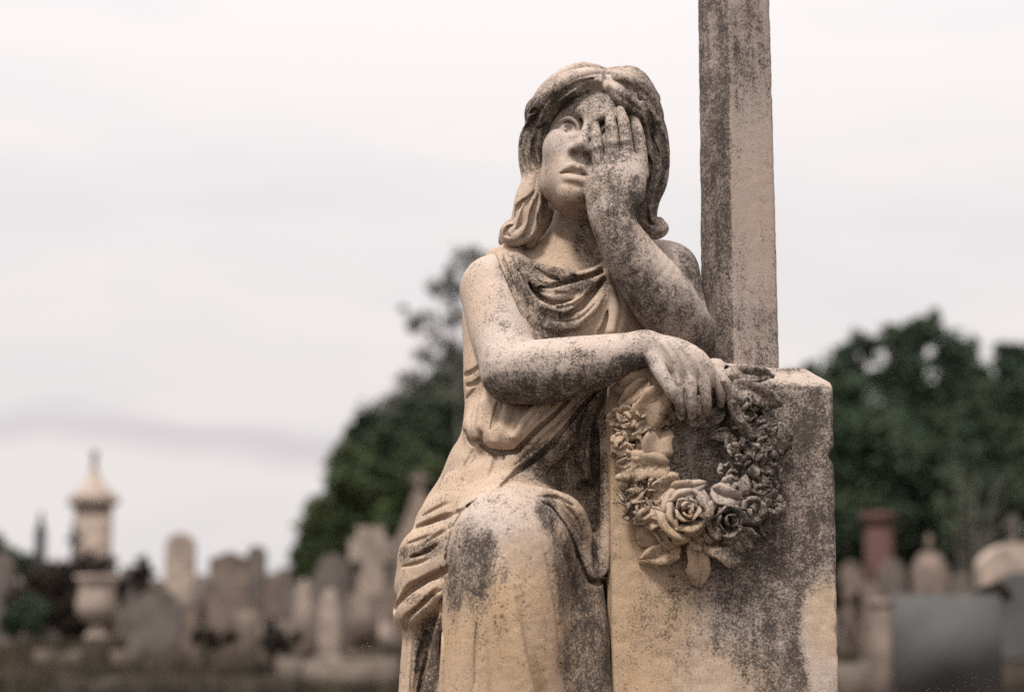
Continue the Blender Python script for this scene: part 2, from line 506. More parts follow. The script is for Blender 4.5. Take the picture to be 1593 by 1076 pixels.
# skull and face
B.ell(Hp(0, 40, -22), px(82, 88, 98), HA, 0.01)
B.ell(Hp(0, -8, 8), px(70, 98, 72), HA, 0.02)
B.ell(Hp(0, -46, 26), px(49, 46, 52), HA, 0.022)
B.ell(Hp(0, -80, 56), px(25, 22, 24), HA, 0.018)          # chin
B.ell(Hp(0, 60, 30), px(60, 40, 42), HA, 0.03)            # forehead
for s in (-1, 1):
    B.ell(Hp(s * 40, -8, 44), px(27, 27, 27), HA, 0.025) # cheekbone
    B.ell(Hp(s * 48, -50, 14), px(18, 32, 30), HA, 0.015)  # jaw angle
B.ell(Hp(0, -58, 60), px(30, 26, 22), HA, 0.022)          # muzzle
# eye sockets, brow, eyes
for s in (-1, 1):
    B.ell(Hp(s * 33, 22, 84), px(27, 16, 26), HA, 0.010, 's')
    B.ell(Hp(s * 15, 26, 82), px(9, 15, 23), HA, 0.007, 's')
    B.chain([Hp(s * 8, 36, 76), Hp(s * 22, 45, 77), Hp(s * 42, 43, 68), Hp(s * 62, 24, 48)], px(6, 6, 5.5, 5), 0.008)
    B.ell(Hp(s * 34, 17, 52), px(19, 15, 16), HA, 0.002)
    B.chain([Hp(s * 14, 13, 62), Hp(s * 22, 26, 68), Hp(s * 35, 31.5, 71), Hp(s * 49, 25, 64), Hp(s * 60, 10, 51)], px(2.4, 3.4, 3.8, 3.4, 2.4), 0.0012)
    B.chain([Hp(s * 14, 36, 60), Hp(s * 34, 42, 68), Hp(s * 56, 34, 55)], px(3.6, 4.2, 3.0), 0.0015, 's')
    B.chain([Hp(s * 15, 11, 63), Hp(s * 28, 2.5, 68), Hp(s * 42, 2, 65), Hp(s * 57, 9, 52)], px(2.0, 2.8, 2.8, 2.0), 0.002)
    B.chain([Hp(s * 17, 14, 68), Hp(s * 25, 22, 70.5), Hp(s * 36, 25.5, 71), Hp(s * 48, 20, 66), Hp(s * 56, 11, 57)], px(2.2, 3.4, 3.8, 3.4, 2.2), 0.0005, 's')
    B.ell(Hp(s * 33, 17, 68), px(7.2, 8.0, 8.0), HA, 0.0006, 's')   # carved iris
    B.ell(Hp(s * 37, 14, 65.5), px(2.8, 2.8, 4.0), HA, 0.0006)
# nose
B.chain([Hp(0, 38, 68), Hp(0, 14, 80), Hp(0, -8, 92), Hp(0, -19, 99)], px(9, 8.5, 8.8, 9.4), 0.008)
for s in (-1, 1):
    B.ell(Hp(s * 12, -24, 86), px(9.5, 9.5, 13), HA, 0.012)
B.ell(Hp(0, -53, 112), px(36, 25, 29), HA, 0.003, 's')
for s in (-1, 1):
    B.ell(Hp(s * 9, -31.5, 91), px(6.2, 5.5, 9), HA, 0.001, 's')
    pass
# lips
B.chain([Hp(-26, -61, 70), Hp(-15, -53, 81), Hp(-6, -50.5, 87), Hp(0, -52, 86), Hp(6, -51, 86), Hp(15, -54, 80), Hp(26, -61, 70)], px(2.5, 4.0, 4.6, 4.2, 4.6, 4.0, 2.5), 0.005)
B.chain([Hp(-23, -66, 69), Hp(-13, -70, 80), Hp(0, -71, 84), Hp(13, -70, 80), Hp(23, -66, 69)], px(2.2, 4.6, 5.6, 4.6, 2.2), 0.005)
B.chain([Hp(-25, -62.5, 76), Hp(-15, -60.5, 84), Hp(0, -61, 89), Hp(15, -60.5, 84), Hp(25, -62.5, 76)], px(2.0, 3.3, 3.6, 3.3, 2.0), 0.0008, 's')
B.chain([Hp(-22, -61.5, 73), Hp(-13, -60, 79), Hp(0, -60.5, 84), Hp(13, -60, 79), Hp(22, -61.5, 73)], px(1.8, 2.8, 2.8, 2.8, 1.8), 0.0006, 's')
B.chain([Hp(-17, -81, 80), Hp(0, -84, 86), Hp(17, -81, 80)], px(3.5, 7, 3.5), 0.004, 's')
B.chain([Hp(0, -40, 92), Hp(0, -47, 92)], px(3, 3), 0.004, 's')
B.ell(Hp(0, -86, 63), px(22, 17, 18), HA, 0.010)
# clean underside of the jaw
B.ell(Hp(0, -134, 8), px(90, 38, 60), HA, 0.005, 's')
# neck, chest, shoulders
ch(B, [(915, 290, -36, 46), (898, 350, -28, 40), (890, 400, -18, 48)], 0.006)
B.ell(P(884, 346, 80), px(62, 80, 28), None, 0.0025, 's')                                      # hollow under the chin
eu(B, 890, 455, -15, 118, 62, 66, 0.03)
ch(B, [(770, 446, -8, 48), (850, 408, -25, 34), (900, 395, -30, 40), (980, 400, -40, 36), (1038, 425, -40, 46)], 0.03)
# right arm: shoulder, elbow, forearm across the body, drooping hand
ch(B, [(770, 455, 0, 54), (782, 520, 55, 51), (797, 577, 112, 47)], 0.02)
ch(B, [(800, 578, 116, 47), (845, 578, 138, 51), (905, 568, 150, 46), (955, 555, 155, 36.5), (1005, 541, 160, 26.5)], 0.02)
ch(B, [(1002, 541, 160, 25), (1024, 546, 166, 27), (1048, 558, 174, 34), (1070, 573, 178, 37), (1084, 584, 178, 31)], 0.012, flat=((0.25, 1.0, 0.35), 1.5))
ch(B, [(1014, 552, 176, 14), (1027, 578, 196, 12), (1040, 600, 203, 10.5), (1046, 610, 203, 10), (1056, 625, 200, 7.5)], 0.006)          # thumb
for pts in ([(1052, 584, 184, 9), (1055, 602, 190, 9.5), (1057, 622, 188, 8), (1059, 635, 182, 8.2), (1060, 647, 172, 6.5)],
            [(1072, 582, 188, 9), (1075, 600, 195, 9.8), (1076, 622, 194, 8.4), (1077, 634, 188, 8.6), (1076, 646, 176, 6.8)],
            [(1091, 577, 186, 9), (1095, 596, 192, 9.8), (1098, 616, 190, 8.4), (1099, 629, 184, 8.6), (1098, 641, 172, 6.8)],
            [(1104, 570, 174, 9), (1114, 588, 178, 9.2), (1120, 606, 174, 7.8), (1122, 616, 168, 8), (1122, 628, 158, 6.2)]):
    ch(B, pts, 0.0025)
for a, b, c in (((1030, 534), (1046, 556), (1055, 594)), ((1040, 530), (1060, 556), (1075, 592)), ((1050, 530), (1076, 556), (1094, 588))):
    B.crease([a, b, c], [1.5, 2.4, 3.0], -0.5, 0.006, op='u')
# left arm: shoulder behind, elbow on the block, forearm up, hand over the face
ch(B, [(1036, 428, -40, 50), (1052, 475, -15, 46), (1064, 515, 25, 44)], 0.02)
ch(B, [(1066, 518, 35, 43), (1034, 470, 72, 51), (990, 410, 102, 43), (962, 365, 118, 36), (950, 335, 124, 32)], 0.018)
ch(B, [(950, 340, 124, 31), (953, 310, 122, 43), (960, 288, 118, 46), (963, 270, 111, 42)], 0.010, flat=(hf, 1.75))
for pts in ([(932, 266, 114, 10.5), (929, 232, 116, 9.6), (928, 215, 112, 9), (926, 195, 104, 6.5)],
            [(955, 262, 116, 11.2), (953, 222, 118, 10.2), (951, 200, 112, 9.6), (948, 177, 100, 7)],
            [(979, 262, 110, 11.2), (974, 222, 112, 10.2), (971, 196, 106, 9.6), (965, 171, 92, 7)],
            [(999, 272, 96, 10.6), (997, 236, 96, 9.8), (993, 208, 90, 9.2), (986, 182, 80, 6.5)]):
    ch(B, pts, 0.0035)
ch(B, [(978, 315, 86, 15), (992, 302, 58, 12), (996, 280, 42, 10), (996, 260, 36, 8)], 0.008)                    # thumb against the cheek
for a, b in (((936, 275), (944, 310)), ((960, 272), (957, 310)), ((984, 275), (972, 312))):
    B.crease([a, ((a[0] + b[0]) / 2, (a[1] + b[1]) / 2), b], [4.2, 3.0, 1.5], dw=-0.5, k=0.006, op='u')
for u, v in ((929, 230), (953, 222), (974, 220), (996, 234), (927, 210), (950, 196), (970, 194), (992, 206)):
    B.crease([(u - 3, v), (u + 3, v)], [4, 4], -2.6, 0.005, op='u')
bv, bf = B.mesh(); del B
bv = bv + ((smooth_noise(bv, 140, 3) - 0.5) * 0.0007)[:, None] * np.array([0.4, -1, 0.4])
stain_shade = 0.03 + blobs(bv, [pb(1050, 590, 190, 60, 40, 0.16), 
    pb(870, 622, 150, 120, 36, 0.92), pb(800, 612, 130, 52, 30, 0.92), pb(940, 596, 160, 66, 28, 0.84), pb(870, 575, 160, 110, 26, 0.32), pb(980, 566, 165, 40, 14, 0.55),  # underside of elbow and forearm: stain plus painted underside shade
    pb(955, 305, 130, 60, 50, 0.46), pb(955, 225, 120, 62, 60, 0.28), pb(955, 390, 110, 46, 60, 0.38), pb(985, 470, 100, 56, 60, 0.56), pb(1000, 500, 90, 40, 40, 0.48),
    pb(1050, 490, 60, 50, 50, 0.30), pb(1095, 540, 40, 36, 44, 0.62), pb(910, 160, 100, 80, 34, 0.34), pb(880, 225, 100, 44, 44, 0.10), pb(925, 190, 90, 20, 30, 0.3),
    pb(889, 191, 90, 26, 15, -0.30, 60), pb(1075, 430, -20, 30, 60, 0.55), pb(912, 370, 30, 24, 40, 0.42), pb(790, 415, 50, 20, 22, 0.45), pb(795, 500, 60, 46, 44, 0.20), pb(745, 560, 100, 30, 20, 0.15), pb(1005, 540, 190, 26, 24, 0.26), pb(1080, 630, 190, 60, 22, 0.36), pb(1050, 530, 190, 60, 30, 0.12)])  # right side of the neck has its shade painted in
warm = blobs(bv, [pb(890, 310, 60, 60, 30, 0.45), pb(885, 390, 40, 60, 45, 0.6), pb(870, 280, 90, 40, 40, 0.3), pb(1000, 385, 0, 30, 22, 0.5), pb(740, 470, 20, 40, 60, 0.35)])
from_arrays('body', bv, bf, M_STATUE, statue, attrs={'stain_shade': stain_shade, 'warm': warm})

# ---------------------------------------------------------------- hair: two wings from a centre parting, long locks with curled ends
lo, hi = bounds(768, 1060, 92, 395, -130, 125)
A = Vol(lo, hi, 0.0018)
A.ell(Hp(2, 44, -34), px(95, 92, 96), HA, 0.01)
A.ell(Hp(10, -10, -58), px(88, 90, 62), HA, 0.03)
def lock(pts, n=3, amp=5.0, tw=6.0, k=0.006, flat=None):
    ch(A, pts, k, strand=(n, amp / PPM, tw), flat=flat)
# left wing, sweeping from the parting down to the temple
lock([(950, 128, 48, 16), (918, 126, 72, 22), (884, 136, 80, 25), (856, 158, 70, 24), (838, 180, 48, 21)], 3, 6, 10)
lock([(944, 132, 74, 12), (914, 144, 96, 13), (886, 156, 98, 14), (862, 174, 84, 14), (847, 202, 58, 12), (839, 230, 40, 11)], 3, 4, 16)
lock([(940, 118, 10, 14), (900, 116, 30, 20), (862, 138, 28, 20), (836, 168, 20, 16)], 3, 5, 8)
lock([(852, 160, 50, 17), (834, 168, 42, 17), (830, 186, 36, 14), (838, 196, 40, 8)], 2, 4, 18)
lock([(844, 184, 34, 18), (828, 212, 26, 20), (824, 246, 24, 18), (828, 272, 22, 18), (832, 296, 22, 18)], 3, 6, 22)
lock([(852, 196, 38, 12), (842, 226, 32, 13), (836, 252, 30, 12), (838, 280, 26, 10)], 3, 4, 24)
lock([(834, 276, 24, 18), (824, 305, 28, 22), (820, 332, 30, 25), (815, 356, 32, 22), (798, 368, 34, 16), (788, 360, 34, 11), (796, 352, 36, 8)], 3, 6, 20)
lock([(842, 290, 10, 12), (836, 325, 6, 16), (830, 355, 6, 16), (824, 376, 6, 12)], 3, 5, 20)
lock([(822, 340, 0, 16), (802, 360, 0, 22), (790, 372, 4, 16)], 3, 4, 14)
lock([(850, 300, -62, 26), (846, 335, -62, 30), (838, 372, -50, 24)], 3, 5, 14)
lock([(812, 384, -12, 18), (796, 380, -8, 18)], 3, 4, 14)
lock([(985, 310, -10, 30), (990, 345, -10, 24)], 3, 5, 14)
# right wing
lock([(946, 124, 44, 14), (974, 128, 58, 22), (1000, 148, 48, 22), (1015, 178, 34, 19)], 3, 5, 10)
lock([(940, 132, 74, 12), (966, 150, 90, 15), (992, 170, 78, 18), (1012, 192, 56, 18)], 3, 5, 12)
lock([(952, 118, 5, 14), (985, 124, 15, 20), (1010, 155, 8, 18)], 3, 5, 8)
lock([(1006, 172, 34, 20), (1020, 206, 26, 19), (1025, 244, 22, 18), (1020, 282, 20, 20), (1006, 312, 22, 20), (1000, 335, 24, 16)], 3, 6, 10)
lock([(1008, 200, 52, 15), (1012, 236, 46, 17), (1011, 272, 44, 18), (1000, 304, 44, 17), (992, 330, 40, 14)], 3, 5, 14)
lock([(1005, 312, 22, 20), (1002, 338, 26, 21), (1014, 356, 28, 18), (1029, 356, 28, 12), (1026, 345, 30, 8)], 3, 5, 16)
lock([(990, 322, 20, 16), (994, 350, 20, 14), (1002, 366, 18, 9)], 3, 4, 20)
# parting and deep waves
def hz(pts, r, dw=0.0, k=0.002): A.crease(pts, [0.5] + list(r[1:-1]) + [0.5], dw, k, smooth_n=6, depths=((1.35, 2), (1.1, -2), (0.9, -5)))
hz([(948, 100), (946, 112), (942, 126), (938, 140)], [3, 4.5, 4, 2], 0, 0.003)
for pts, r in [
    ([(930, 120), (900, 130), (872, 148), (850, 176), (840, 200)], [2, 4, 5, 5, 3]),
    ([(926, 134), (898, 141), (872, 158), (852, 184), (844, 214)], [2, 4, 4, 4, 3]),
    ([(915, 146), (888, 157), (864, 178), (852, 204)], [2, 3, 4, 2]),
    ([(862, 178), (848, 196), (842, 214)], [2, 4, 2]),
    ([(954, 124), (980, 136), (1002, 164), (1014, 200), (1018, 232)], [2, 5, 5, 5, 3]),
    ([(842, 172), (828, 190), (818, 222), (820, 254), (830, 276)], [3, 5, 5, 4, 2]),
    ([(848, 190), (834, 208), (830, 240), (838, 270)], [2, 4, 5, 3]),
    ([(832, 184), (816, 204), (811, 232)], [2, 4, 2]),
    ([(822, 178), (832, 172), (842, 176)], [2, 4, 3]),
    ([(1020, 172), (1031, 212), (1034, 256), (1024, 294)], [2, 4, 5, 3]),
    ([(1012, 208), (1022, 240), (1020, 276), (1008, 306)], [2, 4, 5, 3]),
    ([(1000, 230), (1010, 256), (1004, 290), (994, 316)], [2, 4, 4, 3]),
    ([(1008, 322), (1008, 344), (1020, 350)], [2, 4, 3]),
    ([(832, 296), (818, 318), (812, 344), (800, 360)], [2, 5, 5, 3]),
    ([(838, 300), (830, 330), (824, 358), (808, 372)], [2, 5, 5, 3]),
    ([(822, 304), (806, 322), (800, 344)], [2, 4, 2]),
    ([(800, 350), (790, 354), (787, 364), (796, 368)], [3, 3, 3, 2]),
    ([(846, 300), (840, 336), (834, 366)], [2, 4, 2])]:
    hz(pts, r)
# keep the face free of hair
A.ell(Hp(-3, -10, 74), px(69, 84, 78), HA, 0.004, 's')
A.ell(Hp(0, 62, 96), px(30, 32, 36), HA, 0.006, 's')
av, af = A.mesh(); del A
av = av + ((smooth_noise(av, 120, 5) - 0.5) * 0.0012)[:, None] * np.array([0.4, -1, 0.4])
stain_shade = 0.21 + blobs(av, [pb(840, 205, 60, 44, 56, 0.50), pb(1012, 230, 40, 44, 120, 0.42), pb(880, 165, 90, 70, 26, 0.40), pb(985, 170, 80, 50, 40, 0.36), pb(820, 340, 30, 40, 50, -0.08), pb(818, 262, 30, 20, 40, -0.14), pb(900, 112, 50, 60, 14, -0.1)])
warm = 0.1 + blobs(av, [pb(815, 330, 30, 50, 60, 0.35), pb(820, 250, 30, 24, 40, 0.25)])
from_arrays('hair', av, af, M_STATUE, statue, attrs={'stain_shade': stain_shade, 'warm': warm})

# ---------------------------------------------------------------- robe: bodice with cowl neck, belted blouse, mantle and skirt
lo, hi = bounds(590, 990, 372, 1080, -170, 290)
lo = lo.copy(); lo[2] = PLINTH_TOP - 0.01
G = Vol(lo, hi, 0.0023)
# bodice
eu(G, 890, 482, 0, 112, 92, 80, 0.02)
eu(G, 862, 500, 40, 52, 50, 46, 0.03)
eu(G, 925, 498, 34, 46, 46, 42, 0.03)
ch(G, [(794, 402, 8, 26), (812, 440, 42, 26), (826, 490, 58, 24), (836, 530, 66, 22)], 0.014)
ch(G, [(1000, 420, -20, 22), (965, 470, 40, 24), (945, 520, 60, 24)], 0.014)
G.ell(P(884, 352, 60), px(78, 130, 71), None, 0.006, 's')
eu(G, 965, 505, -10, 44, 60, 60, 0.02)
# back drapery seen beyond the arm
ch(G, [(772, 400, -40, 16), (758, 470, -30, 36), (754, 540, -20, 34), (757, 600, -10, 34), (760, 655, 8, 36)], 0.012)
# waist and blouse
eu(G, 838, 590, 5, 105, 85, 82, 0.03)
eu(G, 800, 650, 25, 74, 46, 72, 0.02)
ch(G, [(740, 662, 46, 20), (760, 672, 76, 24), (786, 680, 94, 22), (812, 672, 100, 21), (842, 645, 100, 20), (874, 618, 92, 17)], 0.012)
# hips and lap
eu(G, 790, 740, -10, 98, 90, 92, 0.03)
eu(G, 800, 830, -40, 150, 130, 90, 0.03)
eu(G, 868, 710, 5, 66, 90, 62, 0.03)
ch(G, [(715, 760, 30, 30), (770, 735, 72, 28), (820, 705, 86, 24), (865, 660, 84, 20), (905, 622, 76, 15), (930, 600, 72, 9)], 0.010)   # diagonal band
ch(G, [(790, 752, 90, 16), (830, 728, 84, 16), (870, 695, 76, 15), (900, 655, 70, 12)], 0.010)
ch(G, [(930, 600, 70, 7), (914, 648, 66, 10), (908, 695, 60, 11), (911, 735, 56, 10), (921, 748, 52, 6)], 0.006)
# thigh, knee and shin under the skirt
ch(G, [(800, 800, -20, 92), (795, 822, 70, 92), (790, 852, 150, 94)], 0.02)
ch(G, [(790, 853, 150, 95), (786, 930, 160, 96), (784, 1010, 158, 97), (782, 1100, 150, 100), (782, 1330, 140, 110)], 0.02)
ch(G, [(872, 860, 84, 56), (882, 960, 96, 62), (884, 1060, 104, 66), (880, 1330, 100, 80)], 0.04)
eu(G, 935, 720, -40, 46, 170, 70, 0.02)
eu(G, 932, 900, -10, 46, 160, 80, 0.02)
# fold hanging from the knee in a U beside the block
ch(G, [(806, 768, 170, 12), (850, 776, 158, 17), (885, 794, 140, 20), (904, 826, 122, 17), (914, 862, 108, 13), (922, 890, 102, 11), (932, 896, 100, 10), (940, 876, 98, 9), (942, 830, 96, 9), (942, 760, 92, 8.5), (941, 700, 86, 8), (939, 650, 78, 7)], 0.010)
# mantle rolls round the hip
ch(G, [(800, 768, 70, 26), (735, 782, 62, 30), (697, 796, 40, 32), (677, 812, 10, 30), (680, 830, -40, 30)], 0.018)
ch(G, [(740, 818, 74, 30), (695, 836, 58, 34), (662, 860, 30, 40), (658, 880, -20, 38)], 0.022)
ch(G, [(730, 862, 80, 26), (690, 880, 60, 30), (655, 905, 36, 33), (648, 915, -20, 34)], 0.024)
ch(G, [(712, 900, 80, 20), (676, 924, 68, 25), (645, 946, 44, 30), (640, 958, 0, 28)], 0.014)
eu(G, 735, 900, -20, 90, 150, 90, 0.03)
ch(G, [(655, 965, 20, 26), (652, 1010, 20, 27), (650, 1080, 20, 30), (645, 1330, 30, 40)], 0.012)
ch(G, [(690, 960, 20, 40), (690, 1080, 20, 46), (690, 1330, 30, 60)], 0.02)
ch(G, [(700, 905, 84, 7), (692, 950, 80, 8), (678, 1000, 74, 7), (680, 1040, 76, 7), (684, 1100, 80, 8), (684, 1330, 80, 10)], 0.006)

# --- creases carved where the photograph shows them
def cz(pts, r, dw=0, k=0.005): G.crease(pts, np.asarray(r) * 1.2, dw - 3.0, min(k, 0.02) * 0.45)
def rz(pts, r, dw=0, k=0.010): G.crease(pts, np.asarray(r) * 1.15, dw + 1.5, k, op='u')
def inc(pts, r, dw=0):
    G.crease(pts, r, dw + 2, 0.0018, smooth_n=10, depths=((1.25, 3), (1.0, -1), (0.85, -5)))
# cowl: swags of cloth between the shoulders
rz([(800, 398), (826, 412), (862, 424), (898, 430), (940, 424)], [5, 7, 8, 8, 7], 0, 0.008)
rz([(815, 428), (846, 446), (880, 452), (915, 442), (945, 428)], [4, 8, 9, 8, 5], 1)
rz([(818, 452), (850, 478), (884, 480), (915, 462), (945, 440)], [4, 8, 9, 8, 5], 1)
rz([(850, 508), (890, 505), (922, 480), (945, 452)], [4, 9, 9, 5], 0)
cz([(886, 432), (908, 432), (934, 422)], [2, 4.5, 5], 1)
cz([(836, 447), (856, 446), (880, 441), (912, 433), (936, 422)], [2, 5, 6, 6, 5], 0)
cz([(804, 419), (820, 441), (834, 457), (852, 469), (872, 471), (892, 465)], [2, 4, 5, 6, 5, 2], 0)
cz([(839, 452), (856, 455), (880, 455)], [2, 3, 1.5], 1)
cz([(940, 434), (921, 457), (903, 477), (884, 488), (870, 493)], [4, 6.5, 7, 5, 2], 0)
cz([(949, 470), (947, 495), (936, 522)], [4, 6, 6], 0)
rz([(950, 450), (956, 480), (950, 515)], [5, 6, 5], 0)
inc([(890, 428), (910, 429), (936, 419)], [1.5, 3.5, 4], -3)
inc([(836, 447), (858, 446), (880, 441), (912, 433), (938, 421)], [1, 3, 4, 4.5, 4], -3)
inc([(820, 441), (834, 457), (852, 469), (872, 471), (892, 465)], [1, 3, 4, 3.5, 1], -3)
inc([(940, 434), (921, 457), (903, 477), (880, 489)], [3, 4.5, 4.5, 1.5], -3)
# shoulder strap pleats
rz([(786, 395), (802, 432), (814, 470), (826, 500), (838, 528)], [4, 5, 5, 5, 5], 1, 0.004)
rz([(776, 396), (792, 434), (806, 466), (818, 495), (830, 525)], [4, 4.5, 5, 4.5, 4], 1, 0.004)
rz([(800, 396), (812, 430), (824, 466), (840, 506), (850, 525)], [3, 4, 5, 4, 3], 1, 0.004)
cz([(795, 408), (806, 440), (818, 474), (834, 515)], [2, 3, 3.5, 3], 1, 0.003)
cz([(783, 405), (798, 440), (811, 472), (824, 510)], [2, 3, 3.5, 3], 1, 0.003)
cz([(806, 420), (818, 452), (826, 476), (842, 512)], [2, 3, 3.5, 3], 1, 0.003)
# blouse hem over the belt and its diagonal fold
cz([(722, 672), (734, 687), (748, 684), (752, 692), (772, 702), (802, 702), (812, 690), (835, 668), (857, 648), (884, 621)], [4, 6, 4, 6, 6, 5, 5, 5, 5, 4], -1, 0.004)
cz([(749, 684), (750, 670), (757, 655)], [4, 3.5, 1.5], 0, 0.006)
cz([(803, 697), (822, 690)], [3, 1], 1)
cz([(722, 584), (736, 578), (747, 570)], [3, 4, 3], 0)
cz([(726, 600), (738, 597), (748, 588)], [2.5, 3.5, 2.5], 0)
cz([(726, 620), (738, 606), (750, 592)], [2, 3, 2], 0)
rz([(760, 600), (752, 630), (748, 662)], [4, 7, 5], 0)
rz([(795, 622), (786, 648), (772, 684)], [3, 6, 6], 0)
cz([(786, 612), (776, 640), (764, 668)], [2, 4, 2], 0, 0.010)
rz([(850, 618), (826, 645), (800, 678)], [3, 6, 5], 0)
cz([(930, 606), (901, 638), (869, 676), (835, 710), (801, 737), (780, 756)], [3, 5, 5, 5, 5, 4], -1, 0.005)
cz([(905, 620), (880, 648), (855, 672)], [2, 3, 1.5], 0, 0.006)
cz([(772, 705), (768, 725), (760, 742)], [3, 3, 1], 0, 0.010)
cz([(786, 706), (784, 720)], [2.5, 1], 0, 0.008)
cz([(912, 625), (897, 672), (901, 720), (915, 745)], [3, 5, 5, 4], -2, 0.006)
inc([(724, 672), (734, 688), (748, 686), (752, 694), (772, 703), (802, 702), (812, 691), (835, 668), (857, 648), (884, 621)], [2.5, 3.5, 3, 3.5, 4, 3.5, 3.5, 3.5, 3.5, 3], -3)
inc([(930, 606), (901, 638), (869, 676), (835, 710), (801, 737), (780, 756)], [2, 3, 3, 3, 3, 2], -3)
# mantle
cz([(646, 820), (670, 812), (694, 803), (716, 794), (735, 782)], [4, 5, 5, 4, 2], -1, 0.005)
cz([(640, 866), (662, 858), (694, 838)], [2, 3.5, 2], 0, 0.006)
cz([(660, 845), (690, 826), (704, 818)], [1.5, 3, 1.5], 0, 0.006)
cz([(613, 948), (631, 925), (662, 903), (696, 886)], [5, 7, 7, 6], -2, 0.005)
cz([(630, 980), (634, 960), (660, 936), (692, 904)], [4, 4, 3.5, 3], 0, 0.006)
cz([(690, 900), (694, 870), (700, 836), (716, 802), (742, 778)], [5, 5, 4, 3, 2], -3, 0.005)
cz([(664, 985), (655, 1030), (648, 1080)], [5, 8, 9], 0, 0.012)
cz([(690, 915), (686, 960), (692, 1010), (690, 1080)], [3, 4, 6, 5], -4, 0.005)
cz([(672, 990), (660, 1040), (650, 1080)], [2, 3, 3], 0, 0.006)
inc([(648, 820), (670, 812), (694, 803), (716, 794), (733, 783)], [3, 3.5, 3.5, 3, 1.5], -3)
inc([(614, 947), (631, 925), (662, 903), (696, 886)], [4, 5, 5, 4], -3)
inc([(640, 866), (662, 858), (694, 840)], [1, 2.5, 1], -2)
ch(G, [(692, 1090, 84, 5), (689, 1000, 84, 5), (689, 900, 86, 5), (692, 868, 84, 5), (699, 836, 82, 4.5), (714, 803, 80, 4), (738, 780, 82, 3)], 0.003, 's')
# skirt
rz([(774, 880), (790, 950), (806, 1010), (818, 1080)], [1, 6, 10, 12], -5, 0.03)
rz([(738, 900), (728, 1000), (722, 1080)], [1, 6, 9], -5, 0.03)
cz([(808, 930), (826, 1000), (846, 1080)], [0.6, 7, 12], 6, 0.04)
cz([(757, 930), (764, 1010), (768, 1080)], [0.6, 5, 7], 5, 0.04)
cz([(846, 782), (860, 792), (887, 831), (901, 872), (914, 900), (930, 906), (944, 893)], [3, 4.5, 5, 5, 5, 5, 4], -2, 0.005)
inc([(846, 782), (860, 792), (887, 831), (901, 872), (914, 902), (930, 908), (944, 895)], [1, 2.5, 3, 3, 3, 3, 2], -2)
cz([(922, 826), (923, 860), (925, 880)], [3, 4, 2.5], 0, 0.004)
cz([(836, 772), (866, 774), (890, 786)], [1.5, 3, 2], 1, 0.006)
cz([(862, 812), (884, 870), (905, 950)], [3, 6, 4], 2, 0.02)
def fine(pts, r=1.7):
    G.crease(pts, [0.4, r, r, r * 0.8, 0.4], 0, 0.0030, smooth_n=8, depths=((1.5, 1.5), (1.0, -2)))
for pts in ([(775, 622), (770, 642), (764, 662)], [(816, 628), (808, 650), (796, 676)], [(840, 628), (828, 648), (812, 670)], [(864, 620), (852, 636), (836, 654)], [(740, 610), (732, 640), (730, 668)],
            [(812, 712), (850, 676), (892, 634)], [(800, 724), (836, 694), (864, 668)], [(736, 700), (726, 718), (712, 738)],
            [(658, 802), (690, 785), (724, 773)], [(632, 846), (665, 834), (702, 814)], [(624, 882), (660, 872), (692, 856)], [(616, 932), (640, 908), (676, 888)], [(624, 966), (650, 945), (688, 916)], [(634, 985), (630, 1030), (628, 1076)], [(644, 985), (642, 1030), (638, 1076)],
            [(716, 850), (710, 920), (706, 1000), (704, 1070)], [(845, 850), (862, 930), (872, 1040)], [(770, 960), (776, 1020), (780, 1076)], [(742, 960), (740, 1020), (738, 1076)], [(870, 778), (896, 806), (908, 846)],
            [(828, 414), (858, 432), (888, 436)], [(826, 430), (852, 442), (878, 438)], [(838, 462), (862, 478), (890, 474), (912, 458)], [(846, 482), (872, 488), (896, 484)], [(862, 500), (900, 496), (930, 468)], [(905, 505), (930, 486), (942, 460)],
            [(884, 660), (862, 690), (836, 716)], [(898, 664), (884, 690), (868, 706)], [(938, 660), (935, 720), (936, 780)], [(916, 660), (912, 700), (912, 730)]):
    fine(pts)
gv, gf = G.mesh(); del G
gv = gv + ((smooth_noise(gv, 110, 9) - 0.5) * 0.0010)[:, None] * np.array([0.4, -1, 0.4])
stain_shade = 0.04 + blobs(gv, [
    pb(815, 450, 60, 40, 60, 0.46, 100), pb(860, 420, 70, 50, 18, 0.44, 100), pb(850, 505, 70, 50, 32, 0.52, 100), pb(900, 445, 70, 50, 16, 0.42, 60),
    pb(880, 725, 60, 64, 38, 0.82, 120), pb(905, 680, 40, 24, 60, 0.76, 120), pb(925, 640, 20, 26, 60, 0.82, 120), pb(925, 780, 60, 22, 50, 0.45, 120), pb(815, 745, 100, 30, 8, 0.3, 60),  # hollow is stained; recess beside the block has its shade painted in
    pb(790, 800, 230, 80, 40, 0.10, 110), pb(735, 880, 240, 36, 60, 0.48, 120), pb(752, 855, 240, 20, 30, 0.60, 120), pb(708, 900, 230, 24, 56, 0.46, 110), pb(780, 890, 240, 12, 20, 0.3, 110),
    pb(905, 1020, 90, 56, 70, 0.80, 130), pb(925, 930, 80, 28, 66, 0.76, 130), pb(885, 890, 150, 36, 80, 0.46, 110), pb(852, 800, 200, 20, 34, 0.50, 60), pb(925, 855, 110, 8, 30, 0.5, 60),  # U-fold groove and skirt's right side: shade painted in with the stain
    pb(664, 1030, 60, 20, 66, 0.78, 110), pb(676, 985, 60, 20, 34, 0.5, 90), pb(640, 860, 40, 18, 14, 0.34, 80), pb(672, 852, 70, 26, 14, 0.34, 80), pb(650, 930, 60, 40, 8, 0.3, 80)])
